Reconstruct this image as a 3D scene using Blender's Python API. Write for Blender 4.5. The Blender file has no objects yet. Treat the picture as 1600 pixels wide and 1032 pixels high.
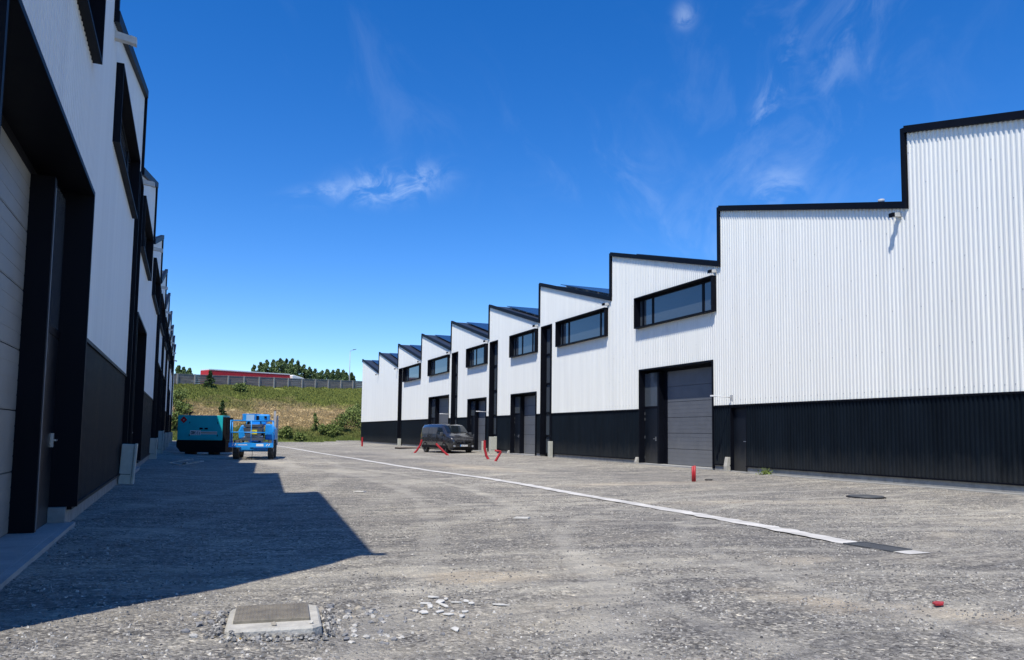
import bpy, bmesh, math, random
import numpy as np
from mathutils import Vector, Matrix, noise
S = bpy.context.scene
COL = S.collection
rnd = random.Random(7)
rng = np.random.default_rng(11)
RAD = math.radians

# ------------------------------------------------------------------ camera
cd = bpy.data.cameras.new("camera")
cam = bpy.data.objects.new("camera", cd); COL.objects.link(cam)
Rw = Matrix(((0.9206354961817758, -0.04258072234598044, -0.38809427366895033),
             (-0.39022242789585826, -0.06848021038564571, -0.91817041857849),
             (0.012519582149469239, 0.9967433686110142, -0.07966126532242924)))
cam.matrix_world = Matrix.Translation((0, 0, 1.5)) @ Rw.to_4x4()
cd.sensor_width = 36; cd.lens = 27.0; cd.shift_y = 0.04125
cd.clip_start = 0.05; cd.clip_end = 6000
S.camera = cam

# ------------------------------------------------------------------ light
SUN_DIR = Vector((1.0, 0.97, -2.5)).normalized()       # the way the light travels
sd = bpy.data.lights.new("sun", 'SUN'); sd.energy = 4.3; sd.angle = RAD(0.5); sd.color = (1, 0.94, 0.84)
sun = bpy.data.objects.new("sun", sd); COL.objects.link(sun)
sun.rotation_mode = 'QUATERNION'; sun.rotation_quaternion = SUN_DIR.to_track_quat('-Z', 'Y')
S.view_settings.view_transform = 'Standard'; S.view_settings.look = 'None'
S.view_settings.exposure = 0.27; S.view_settings.gamma = 1

def sky():
    w = bpy.data.worlds.new("World"); S.world = w; w.use_nodes = True
    nt = w.node_tree; N = nt.nodes; L = nt.links; N.clear()
    def nd(t, **k):
        n = N.new(t)
        for a, b in k.items(): setattr(n, a, b)
        return n
    out = nd('ShaderNodeOutputWorld'); bg = nd('ShaderNodeBackground'); bg.inputs[1].default_value = 0.15
    st = nd('ShaderNodeTexSky', sky_type='NISHITA'); st.sun_disc = False
    st.sun_elevation = math.asin(-SUN_DIR.z); st.sun_rotation = math.atan2(-SUN_DIR.x, -SUN_DIR.y)
    st.altitude = 0; st.air_density = 0.85; st.dust_density = 0.0; st.ozone_density = 4.5
    hs = nd('ShaderNodeHueSaturation'); hs.inputs['Saturation'].default_value = 1.33; hs.inputs['Value'].default_value = 1.06
    hs.inputs['Hue'].default_value = 0.510
    L.new(st.outputs[0], hs.inputs['Color'])
    tc = nd('ShaderNodeTexCoord')
    # thin cirrus: wisps that live at fixed directions of the sky
    def wisp(d, size, ax, scale, stretch, thr, amount, seed):
        d = Vector(d).normalized(); ax = (Vector(ax) - d * Vector(ax).dot(d)).normalized(); bx = d.cross(ax)
        def dot(v):
            n = nd('ShaderNodeVectorMath', operation='DOT_PRODUCT'); n.inputs[1].default_value = v
            L.new(tc.outputs['Generated'], n.inputs[0]); return n.outputs['Value']
        def m(op, a, b=None, c=None):
            n = nd('ShaderNodeMath', operation=op)
            for i, q in enumerate((a, b, c)):
                if q is None: continue
                if isinstance(q, (int, float)): n.inputs[i].default_value = q
                else: L.new(q, n.inputs[i])
            return n.outputs[0]
        u = dot(ax); v = dot(bx); f = dot(d)
        r2 = m('ADD', m('POWER', m('MULTIPLY', u, 1 / size[0]), 2.0), m('POWER', m('MULTIPLY', v, 1 / size[1]), 2.0))
        mask = m('MULTIPLY', m('POWER', 2.718, m('MULTIPLY', r2, -1.0)), m('GREATER_THAN', f, 0.3))
        cx = nd('ShaderNodeCombineXYZ'); L.new(m('MULTIPLY', u, stretch), cx.inputs[0]); L.new(v, cx.inputs[1]); cx.inputs[2].default_value = seed
        no = nd('ShaderNodeTexNoise'); no.inputs['Scale'].default_value = scale; no.inputs['Detail'].default_value = 7
        no.inputs['Roughness'].default_value = 0.62; no.inputs['Distortion'].default_value = 0.9
        L.new(cx.outputs[0], no.inputs['Vector'])
        mr = nd('ShaderNodeMapRange', interpolation_type='SMOOTHSTEP'); mr.inputs[1].default_value = thr; mr.inputs[2].default_value = thr + 0.3
        L.new(no.outputs[0], mr.inputs[0])
        return m('MULTIPLY', m('MULTIPLY', mr.outputs[0], mask), amount)
    ws = [wisp(DIRS[k][0], *DIRS[k][1:]) for k in range(len(DIRS))]
    acc = ws[0]
    for q in ws[1:]:
        a = nd('ShaderNodeMath', operation='ADD'); a.use_clamp = True; L.new(acc, a.inputs[0]); L.new(q, a.inputs[1]); acc = a.outputs[0]
    mx = nd('ShaderNodeMix', data_type='RGBA'); L.new(acc, mx.inputs['Factor']); L.new(hs.outputs[0], mx.inputs['A'])
    mx.inputs['B'].default_value = (5.2, 6.2, 7.4, 1)
    L.new(mx.outputs['Result'], bg.inputs[0]); L.new(bg.outputs[0], out.inputs[0])
def pix(px, py):
    return Rw @ Vector(((px - 800) / 1200, -(py - 582) / 1200, -1))
# direction, gaussian size (radians), long axis, noise scale, stretch, threshold, amount, seed
UPR = pix(1260, 20) - pix(1180, 220)
RGT = pix(700, 280) - pix(560, 300)
DIRS = [(pix(612, 288), (0.050, 0.018), RGT, 26, 0.8, 0.36, 0.55, 1.3),
        (pix(520, 300), (0.040, 0.010), RGT, 22, 0.6, 0.42, 0.30, 4.1),
        (pix(1200, 165), (0.075, 0.014), UPR, 26, 0.7, 0.44, 0.20, 2.2),
        (pix(1325, 60), (0.10, 0.028), UPR, 20, 0.8, 0.44, 0.11, 5.7),
        (pix(1215, 292), (0.030, 0.022), RGT, 24, 0.8, 0.34, 0.22, 3.4),
        (pix(1010, 320), (0.16, 0.06), pix(900, 200) - pix(1080, 340), 12, 0.6, 0.44, 0.12, 8.2),
        (pix(1070, 25), (0.011, 0.013), RGT, 40, 1, 0.3, 0.22, 9.0),
        (pix(540, 70), (0.20, 0.05), pix(480, 0) - pix(600, 140), 12, 0.5, 0.46, 0.05, 6.6),
        (pix(1250, 140), (0.22, 0.14), UPR, 12, 0.7, 0.44, 0.07, 7.9)]
sky()

# ------------------------------------------------------------------ materials
def mat(name, col=(0.5, 0.5, 0.5), rough=0.6, metal=0.0, spec=0.5, vary=0.0, vscale=3.0, bump=0.0, bscale=20.0, alt=None, stretch=(1, 1, 1), coat=0.0):
    m = bpy.data.materials.new(name); m.use_nodes = True
    nt = m.node_tree; N = nt.nodes; L = nt.links; b = N['Principled BSDF']
    b.inputs['Base Color'].default_value = (*col, 1); b.inputs['Roughness'].default_value = rough
    b.inputs['Metallic'].default_value = metal; b.inputs['Specular IOR Level'].default_value = spec
    b.inputs['Coat Weight'].default_value = coat
    tc = N.new('ShaderNodeTexCoord'); mp = N.new('ShaderNodeMapping'); mp.inputs['Scale'].default_value = stretch
    L.new(tc.outputs['Object'], mp.inputs[0])
    if vary or alt:
        no = N.new('ShaderNodeTexNoise'); no.inputs['Scale'].default_value = vscale; no.inputs['Detail'].default_value = 6; no.inputs['Roughness'].default_value = 0.6
        L.new(mp.outputs[0], no.inputs['Vector'])
        r = N.new('ShaderNodeValToRGB'); e = r.color_ramp.elements
        e[0].position = 0.32; e[1].position = 0.68
        a = alt or tuple(c * (1 - vary) for c in col)
        e[0].color = (*a, 1); e[1].color = (*[min(1, c * (1 + vary * 0.5)) for c in col], 1)
        L.new(no.outputs[0], r.inputs[0]); L.new(r.outputs[0], b.inputs['Base Color'])
        mr = N.new('ShaderNodeMapRange'); mr.inputs[3].default_value = max(0, rough - 0.08); mr.inputs[4].default_value = min(1, rough + 0.1)
        L.new(no.outputs[0], mr.inputs[0]); L.new(mr.outputs[0], b.inputs['Roughness'])
    if bump:
        n2 = N.new('ShaderNodeTexNoise'); n2.inputs['Scale'].default_value = bscale; n2.inputs['Detail'].default_value = 4
        L.new(mp.outputs[0], n2.inputs['Vector'])
        bp = N.new('ShaderNodeBump'); bp.inputs['Strength'].default_value = bump; bp.inputs['Distance'].default_value = 0.02
        L.new(n2.outputs[0], bp.inputs['Height']); L.new(bp.outputs[0], b.inputs['Normal'])
    return m

M = {}
M['white'] = mat('white_cladding', (0.78, 0.79, 0.745), 0.5, vary=0.06, vscale=1.6, stretch=(1.5, 1.5, 0.08))
M['dark'] = mat('dark_cladding', (0.0045, 0.0085, 0.014), 0.5, spec=0.12, vary=0.35, vscale=1.5, stretch=(1, 1, 0.2))
M['trim'] = mat('black_trim', (0.003, 0.004, 0.008), 0.55, spec=0.15, vary=0.2, vscale=2)
M['conc'] = mat('plinth_concrete', (0.30, 0.30, 0.28), 0.85, vary=0.25, vscale=4, bump=0.4, bscale=40)
M['slab'] = mat('slab_concrete', (0.36, 0.36, 0.34), 0.85, vary=0.2, vscale=3, bump=0.3, bscale=60)
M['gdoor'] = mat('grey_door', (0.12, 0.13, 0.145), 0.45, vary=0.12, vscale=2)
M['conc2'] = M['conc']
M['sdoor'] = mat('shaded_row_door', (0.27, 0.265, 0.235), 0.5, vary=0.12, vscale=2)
M['pdoor'] = mat('dark_door', (0.005, 0.008, 0.014), 0.4, spec=0.35, vary=0.2, vscale=2)
M['beige'] = mat('beige_box', (0.50, 0.50, 0.42), 0.6, vary=0.12, vscale=6)
def splash(m, top, col, amt):
    nt = m.node_tree; N = nt.nodes; L = nt.links; p = N['Principled BSDF']; src = p.inputs['Base Color'].links[0].from_socket
    tc = N.new('ShaderNodeTexCoord'); sx = N.new('ShaderNodeSeparateXYZ'); L.new(tc.outputs['Object'], sx.inputs[0])
    mp = N.new('ShaderNodeMapping'); mp.inputs['Scale'].default_value = (1.2, 1.2, 0.35); L.new(tc.outputs['Object'], mp.inputs[0])
    no = N.new('ShaderNodeTexNoise'); no.inputs['Scale'].default_value = 2.4; no.inputs['Detail'].default_value = 9; no.inputs['Roughness'].default_value = 0.75; L.new(mp.outputs[0], no.inputs['Vector'])
    a = N.new('ShaderNodeMath'); a.operation = 'MULTIPLY_ADD'; a.inputs[1].default_value = -1.6; L.new(no.outputs[0], a.inputs[0]); L.new(sx.outputs[2], a.inputs[2])
    mr = N.new('ShaderNodeMapRange'); mr.inputs[1].default_value = top - 0.8; mr.inputs[2].default_value = top - 1.5; mr.inputs[3].default_value = 0; mr.inputs[4].default_value = amt; L.new(a.outputs[0], mr.inputs[0])
    x = N.new('ShaderNodeMix'); x.data_type = 'RGBA'; L.new(mr.outputs[0], x.inputs['Factor']); L.new(src, x.inputs['A']); x.inputs['B'].default_value = (*col, 1)
    L.new(x.outputs['Result'], p.inputs['Base Color'])
splash(M['dark'], 1.15, (0.10, 0.10, 0.092), 0.17); splash(M['gdoor'], 1.5, (0.22, 0.22, 0.21), 0.35); splash(M['pdoor'], 1.2, (0.12, 0.115, 0.10), 0.3)
M['glass'] = mat('window_glass', (0.065, 0.08, 0.095), 0.04, spec=0.8)
M['glass'].node_tree.nodes['Principled BSDF'].inputs['IOR'].default_value = 1.6
M['roof'] = mat('roof_sheet', (0.025, 0.03, 0.04), 0.5, vary=0.2)
M['solar'] = mat('solar_cells', (0.012, 0.018, 0.04), 0.25, spec=0.7)
M['steel'] = mat('steel', (0.55, 0.56, 0.57), 0.35, metal=0.9)
M['galv'] = mat('galvanised', (0.42, 0.43, 0.43), 0.55, vary=0.15, vscale=5)
M['offwhite'] = mat('spout_white', (0.62, 0.62, 0.58), 0.5, vary=0.15, vscale=6)
M['red'] = mat('red_plastic', (0.42, 0.018, 0.025), 0.5, vary=0.25, vscale=12)
M['redpaint'] = mat('red_tarp', (0.52, 0.012, 0.02), 0.5, vary=0.15, vscale=0.8)
M['teal'] = mat('teal_paint', (0.016, 0.47, 0.50), 0.42, vary=0.12, vscale=2)
M['blue'] = mat('blue_paint', (0.015, 0.30, 0.78), 0.38, vary=0.15, vscale=2.5)
M['black'] = mat('black_rubber', (0.006, 0.006, 0.007), 0.7, spec=0.2, vary=0.3, vscale=10)
M['tyre'] = mat('tyre_rubber', (0.03, 0.03, 0.03), 0.85, vary=0.4, vscale=9, alt=(0.09, 0.085, 0.075))
M['rim'] = mat('rim_metal', (0.30, 0.31, 0.32), 0.4, metal=0.6)
M['lightrim'] = mat('pale_rim', (0.6, 0.6, 0.58), 0.5)
M['white_paint'] = mat('white_paint', (0.78, 0.78, 0.76), 0.45, vary=0.06)
M['yellow'] = mat('yellow_paint', (0.75, 0.65, 0.03), 0.5)
M['orange'] = mat('orange_paint', (0.6, 0.25, 0.08), 0.5)
M['greybox'] = mat('grey_plastic', (0.07, 0.075, 0.08), 0.5, vary=0.2)
M['van'] = mat('van_paint', (0.045, 0.045, 0.047), 0.26, metal=0.5, vary=0.08, coat=0.8)
M['vglass'] = mat('van_glass', (0.01, 0.014, 0.018), 0.03, spec=0.9)
M['lamp'] = mat('headlamp_glass', (0.5, 0.52, 0.55), 0.12, metal=0.5)
M['chrome'] = mat('chrome', (0.7, 0.7, 0.7), 0.15, metal=1)
M['bark'] = mat('bark', (0.09, 0.07, 0.05), 0.9, vary=0.3)
M['board'] = mat('barrier_board', (0.26, 0.225, 0.185), 0.85, alt=(0.15, 0.13, 0.11), vary=0.3, vscale=1.4, stretch=(0.4, 0.4, 5))
M['post'] = mat('barrier_post', (0.34, 0.33, 0.29), 0.85, vary=0.15)
M['iron'] = mat('cast_iron', (0.20, 0.175, 0.13), 0.6, vary=0.35, vscale=8, bump=0.3, bscale=60)
M['castconc'] = mat('cast_concrete', (0.46, 0.44, 0.38), 0.9, vary=0.25, vscale=7, bump=0.5, bscale=35)
M['chip'] = mat('plaster_shard', (0.62, 0.60, 0.54), 0.85, vary=0.2, vscale=9)
M['stone'] = mat('loose_stone', (0.50, 0.48, 0.43), 0.9, vary=0.35, vscale=14, bump=0.3, bscale=30)
M['stonegrey'] = mat('grey_stone', (0.24, 0.24, 0.24), 0.9, vary=0.35, vscale=14)
M['stonewarm'] = mat('tan_stone', (0.38, 0.34, 0.27), 0.9, vary=0.3, vscale=14)
M['rust'] = mat('rust_scrap', (0.22, 0.11, 0.05), 0.8)

def leafmat(name, a, b, scale=1.2, c=None):
    m = bpy.data.materials.new(name); m.use_nodes = True
    nt = m.node_tree; N = nt.nodes; L = nt.links; p = N['Principled BSDF']; p.inputs['Roughness'].default_value = 0.7
    p.inputs['Specular IOR Level'].default_value = 0.15
    tc = N.new('ShaderNodeTexCoord'); no = N.new('ShaderNodeTexNoise'); no.inputs['Scale'].default_value = scale; no.inputs['Detail'].default_value = 5
    L.new(tc.outputs['Object'], no.inputs['Vector'])
    r = N.new('ShaderNodeValToRGB'); e = r.color_ramp.elements; e[0].position = 0.35; e[1].position = 0.65; e[0].color = (*a, 1); e[1].color = (*b, 1)
    if c: q = e.new(0.8); q.color = (*c, 1)
    L.new(no.outputs[0], r.inputs[0]); L.new(r.outputs[0], p.inputs['Base Color'])
    return m
M['leaf1'] = leafmat('leaf_poplar', (0.065, 0.105, 0.045), (0.15, 0.21, 0.085), 0.6)
M['leaf2'] = leafmat('leaf_bush', (0.10, 0.145, 0.035), (0.24, 0.29, 0.09), 1.2)
M['leaf3'] = leafmat('leaf_conifer', (0.03, 0.055, 0.02), (0.06, 0.10, 0.03), 2)

def graded(name, stuff=False):
    """bank vegetation: green at the foot, dry straw half way up, green weeds at the top; uneven borders"""
    m = bpy.data.materials.new(name); m.use_nodes = True
    nt = m.node_tree; N = nt.nodes; L = nt.links; p = N['Principled BSDF']; p.inputs['Roughness'].default_value = 0.85
    p.inputs['Specular IOR Level'].default_value = 0.1
    at = N.new('ShaderNodeAttribute'); at.attribute_name = 'grade'
    tc = N.new('ShaderNodeTexCoord'); no = N.new('ShaderNodeTexNoise'); no.inputs['Scale'].default_value = 0.22; no.inputs['Detail'].default_value = 6
    no.inputs['Roughness'].default_value = 0.65
    L.new(tc.outputs['Object'], no.inputs['Vector'])
    ad = N.new('ShaderNodeMath'); ad.operation = 'MULTIPLY_ADD'; ad.inputs[1].default_value = 0.55
    sb = N.new('ShaderNodeMath'); sb.operation = 'SUBTRACT'; sb.inputs[1].default_value = 0.275
    L.new(no.outputs[0], ad.inputs[0]); L.new(at.outputs['Fac'], ad.inputs[2]); L.new(ad.outputs[0], sb.inputs[0])
    r = N.new('ShaderNodeValToRGB'); e = r.color_ramp.elements
    g = (0.16, 0.20, 0.055, 1); d = (0.42, 0.32, 0.16, 1); g2 = (0.21, 0.235, 0.06, 1)
    e[0].position = 0.05; e[0].color = g; e[1].position = 0.95; e[1].color = g2
    for ps, c in ((0.18, (0.21, 0.22, 0.07, 1)), (0.28, d), (0.56, (0.47, 0.36, 0.19, 1)), (0.66, (0.32, 0.28, 0.11, 1)), (0.74, g2)):
        q = e.new(ps); q.color = c
    L.new(sb.outputs[0], r.inputs[0])
    n2 = N.new('ShaderNodeTexNoise'); n2.inputs['Scale'].default_value = 1.6; n2.inputs['Detail'].default_value = 4
    L.new(tc.outputs['Object'], n2.inputs['Vector'])
    mr = N.new('ShaderNodeMapRange'); mr.inputs[1].default_value = 0.3; mr.inputs[2].default_value = 0.7; mr.inputs[3].default_value = 0.72; mr.inputs[4].default_value = 1.22
    L.new(n2.outputs[0], mr.inputs[0])
    mm = N.new('ShaderNodeVectorMath'); mm.operation = 'SCALE'; L.new(r.outputs[0], mm.inputs[0]); L.new(mr.outputs[0], mm.inputs['Scale'])
    L.new(mm.outputs[0], p.inputs['Base Color'])
    return m
M['bank'] = graded('bank_soil'); M['tuft'] = graded('bank_grass')

TAN = (0.56, 0.495, 0.40); PALE = (0.56, 0.54, 0.485)
# wheel tracks: centre, radius, half width, strength
ARCS = [(-34, 22, 39.0, 0.16, 0.5), (-34, 22, 40.7, 0.16, 0.5), (14.5, 4.5, 9.2, 0.14, 0.55), (14.5, 4.5, 10.9, 0.14, 0.55), (13.0, 16.5, 8.3, 0.14, 0.45), (13.0, 16.5, 6.6, 0.14, 0.45), (-60, 40, 64.5, 0.2, 0.4), (-60, 40, 66.3, 0.2, 0.4), (2, -12, 18.6, 0.14, 0.4), (2, -12, 20.3, 0.14, 0.4)]
# dusty patches of dried fines: x, y, half length, half width, turn, strength, colour
DUST = [(2.55, 7.1, 1.0, 0.42, -0.4, 0.75, TAN), (2.75, 4.95, 0.8, 0.35, 0.5, 0.7, PALE), (5.1, 5.0, 1.0, 0.33, -0.9, 0.75, TAN), (6.0, 4.1, 1.6, 0.3, -0.5, 0.6, TAN),
        (5.2, 7.1, 1.4, 0.4, -0.6, 0.5, PALE), (6.6, 6.9, 0.8, 0.3, 0.2, 0.5, TAN), (3.2, 6.3, 1.2, 0.2, 0.1, 0.45, PALE), (1.5, 7.6, 1.6, 0.35, 0.2, 0.45, PALE),
        (5.0, 12.5, 3.2, 0.5, 0.7, 0.5, PALE), (3.8, 15.5, 4.0, 0.45, 1.1, 0.4, PALE), (11.5, 13.0, 3.5, 0.6, -0.3, 0.45, TAN), (12.5, 19.0, 4.0, 0.9, 0.1, 0.45, TAN),
        (10.8, 30.0, 1.4, 5.0, 0.1, 0.7, TAN), (5.5, 24.0, 1.0, 7.0, 0.1, 0.45, PALE), (3.6, 33.0, 0.8, 9.0, 0.05, 0.45, PALE), (12.0, 45.0, 1.5, 8.0, 0.0, 0.4, PALE), (16.0, 9.5, 3.0, 0.5, -0.4, 0.4, PALE)]
def gravelmat():
    m = bpy.data.materials.new('gravel_yard'); m.use_nodes = True
    nt = m.node_tree; N = nt.nodes; L = nt.links; p = N['Principled BSDF']; p.inputs['Roughness'].default_value = 0.9
    p.inputs['Specular IOR Level'].default_value = 0.2
    tc = N.new('ShaderNodeTexCoord')
    def noi(s, det=5, ro=0.6, st=(1, 1, 1), di=0.0, rot=0):
        mp = N.new('ShaderNodeMapping'); mp.inputs['Scale'].default_value = st; mp.inputs['Rotation'].default_value = (0, 0, rot)
        L.new(tc.outputs['Object'], mp.inputs[0])
        n = N.new('ShaderNodeTexNoise'); n.inputs['Scale'].default_value = s; n.inputs['Detail'].default_value = det; n.inputs['Roughness'].default_value = ro
        n.inputs['Distortion'].default_value = di; L.new(mp.outputs[0], n.inputs['Vector']); return n.outputs[0]
    def ramp(f, a, b, ca, cb):
        r = N.new('ShaderNodeValToRGB'); e = r.color_ramp.elements; e[0].position = a; e[1].position = b; e[0].color = (*ca, 1); e[1].color = (*cb, 1)
        L.new(f, r.inputs[0]); return r.outputs[0]
    def mix(f, A, B, bt='MIX'):
        x = N.new('ShaderNodeMix'); x.data_type = 'RGBA'; x.blend_type = bt
        if isinstance(f, float): x.inputs['Factor'].default_value = f
        else: L.new(f, x.inputs['Factor'])
        for s, v in (('A', A), ('B', B)):
            if isinstance(v, tuple): x.inputs[s].default_value = (*v, 1)
            else: L.new(v, x.inputs[s])
        return x.outputs['Result']
    # the stones themselves: cells of different greys
    vo = N.new('ShaderNodeTexVoronoi'); vo.inputs['Scale'].default_value = 42; L.new(tc.outputs['Object'], vo.inputs['Vector'])
    sep = N.new('ShaderNodeSeparateColor'); L.new(vo.outputs['Color'], sep.inputs[0])
    cell = N.new('ShaderNodeValToRGB'); e = cell.color_ramp.elements
    e[0].position = 0; e[0].color = (0.11, 0.108, 0.106, 1); e[1].position = 1; e[1].color = (0.66, 0.64, 0.59, 1)
    for ps, c in ((0.35, 0.23), (0.7, 0.325), (0.9, 0.43)):
        q = e.new(ps); q.color = (c, c * 0.985, c * 0.955, 1)
    L.new(sep.outputs[0], cell.inputs[0])
    vo2 = N.new('ShaderNodeTexVoronoi'); vo2.inputs['Scale'].default_value = 17; L.new(tc.outputs['Object'], vo2.inputs['Vector'])
    sep2 = N.new('ShaderNodeSeparateColor'); L.new(vo2.outputs['Color'], sep2.inputs[0])
    big = ramp(sep2.outputs[1], 0.80, 0.98, (1, 1, 1), (1.7, 1.66, 1.55))
    c = mix(0.75, cell.outputs[0], big, 'MULTIPLY')
    fine = ramp(noi(9, 8, 0.8), 0.3, 0.72, (0.55, 0.56, 0.58), (1.42, 1.39, 1.33))
    c = mix(1.0, c, fine, 'MULTIPLY')
    # compacted fines, pale and sandy, drawn out by tyres
    trk = ramp(noi(0.55, 8, 0.66, (0.45, 1.0, 1), 1.4, 0.45), 0.52, 0.66, (0, 0, 0), (1, 1, 1))
    c = mix(mixf(N, L, trk, 0.5), c, (0.50, 0.465, 0.40))
    geo = N.new('ShaderNodeNewGeometry')
    def blob(x, y, sx, sy, rot):
        mp = N.new('ShaderNodeMapping'); mp.vector_type = 'TEXTURE'; mp.inputs['Location'].default_value = (x, y, 0); mp.inputs['Rotation'].default_value = (0, 0, rot); mp.inputs['Scale'].default_value = (sx, sy, 100)
        L.new(tc.outputs['Object'], mp.inputs[0]); ln = N.new('ShaderNodeVectorMath'); ln.operation = 'LENGTH'; L.new(mp.outputs[0], ln.inputs[0])
        a = N.new('ShaderNodeMath'); a.operation = 'ADD'; L.new(ln.outputs['Value'], a.inputs[0])
        b_ = N.new('ShaderNodeMath'); b_.operation = 'MULTIPLY_ADD'; b_.inputs[1].default_value = 2.4; b_.inputs[2].default_value = -1.2; L.new(dist_, b_.inputs[0]); L.new(b_.outputs[0], a.inputs[1])
        return ramp(a.outputs[0], 0.35, 1.05, (1, 1, 1), (0, 0, 0))
    dist_ = noi(1.6, 8, 0.72, (0.7, 1.2, 1), 0.6, 0.4)
    for bxx, byy, sx, sy, ro, kk, cc in DUST:
        c = mix(mixf(N, L, blob(bxx, byy, sx, sy, ro), kk), c, cc)
    def arc(x, y, r_, w_, k_):
        mp = N.new('ShaderNodeMapping'); mp.inputs['Location'].default_value = (-x, -y, 0); mp.inputs['Scale'].default_value = (1, 1, 0)
        L.new(tc.outputs['Object'], mp.inputs[0]); ln = N.new('ShaderNodeVectorMath'); ln.operation = 'LENGTH'; L.new(mp.outputs[0], ln.inputs[0])
        a = N.new('ShaderNodeMath'); a.operation = 'SUBTRACT'; a.inputs[1].default_value = r_; L.new(ln.outputs['Value'], a.inputs[0])
        a2 = N.new('ShaderNodeMath'); a2.operation = 'ABSOLUTE'; L.new(a.outputs[0], a2.inputs[0])
        b_ = N.new('ShaderNodeMath'); b_.operation = 'MULTIPLY_ADD'; b_.inputs[1].default_value = 0.8; b_.inputs[2].default_value = -0.4; L.new(dist_, b_.inputs[0])
        a3 = N.new('ShaderNodeMath'); a3.operation = 'ADD'; L.new(a2.outputs[0], a3.inputs[0]); L.new(b_.outputs[0], a3.inputs[1])
        return mixf(N, L, ramp(a3.outputs[0], w_ * 0.4, w_ * 1.4, (1, 1, 1), (0, 0, 0)), k_)
    for ax_, ay_, ar_, aw_, ak_ in ARCS:
        c = mix(arc(ax_, ay_, ar_, aw_, ak_), c, (0.50, 0.485, 0.445))
    trk2 = ramp(noi(1.1, 8, 0.7, (0.22, 1.6, 1), 1.0, 0.15), 0.47, 0.62, (0, 0, 0), (1, 1, 1))
    c = mix(mixf(N, L, trk2, 0.5), c, (0.46, 0.445, 0.405))
    pat = ramp(noi(2.3, 9, 0.75, (0.5, 1.3, 1), 0.8, 0.3), 0.36, 0.64, (0.66, 0.665, 0.69), (1.28, 1.26, 1.2))
    c = mix(1.0, c, pat, 'MULTIPLY')
    # right hand side of the gutter is finer and a little browner; tone drifts
    dk = ramp(noi(0.16, 5, 0.6), 0.34, 0.66, (0.74, 0.745, 0.77), (1.15, 1.14, 1.11))
    c = mix(1.0, c, dk, 'MULTIPLY')
    c = mix(1.0, c, (1.05, 1.02, 0.955), 'MULTIPLY')
    L.new(c, p.inputs['Base Color'])
    ht = N.new('ShaderNodeMath'); ht.operation = 'ADD'
    L.new(noi(55, 5, 0.75), ht.inputs[0])
    iv = N.new('ShaderNodeMath'); iv.operation = 'MULTIPLY'; iv.inputs[1].default_value = -0.9; L.new(vo.outputs['Distance'], iv.inputs[0]); L.new(iv.outputs[0], ht.inputs[1])
    bp = N.new('ShaderNodeBump'); bp.inputs['Strength'].default_value = 0.9; bp.inputs['Distance'].default_value = 0.022
    L.new(ht.outputs[0], bp.inputs['Height'])
    b2 = N.new('ShaderNodeBump'); b2.inputs['Strength'].default_value = 0.7; b2.inputs['Distance'].default_value = 0.06
    L.new(noi(6, 6, 0.7), b2.inputs['Height']); L.new(bp.outputs[0], b2.inputs['Normal'])
    L.new(b2.outputs[0], p.inputs['Normal'])
    return m
def mixf(N, L, colout, k):
    n = N.new('ShaderNodeMath'); n.operation = 'MULTIPLY'; n.inputs[1].default_value = k; L.new(colout, n.inputs[0]); return n.outputs[0]
M['gravel'] = gravelmat()

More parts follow.
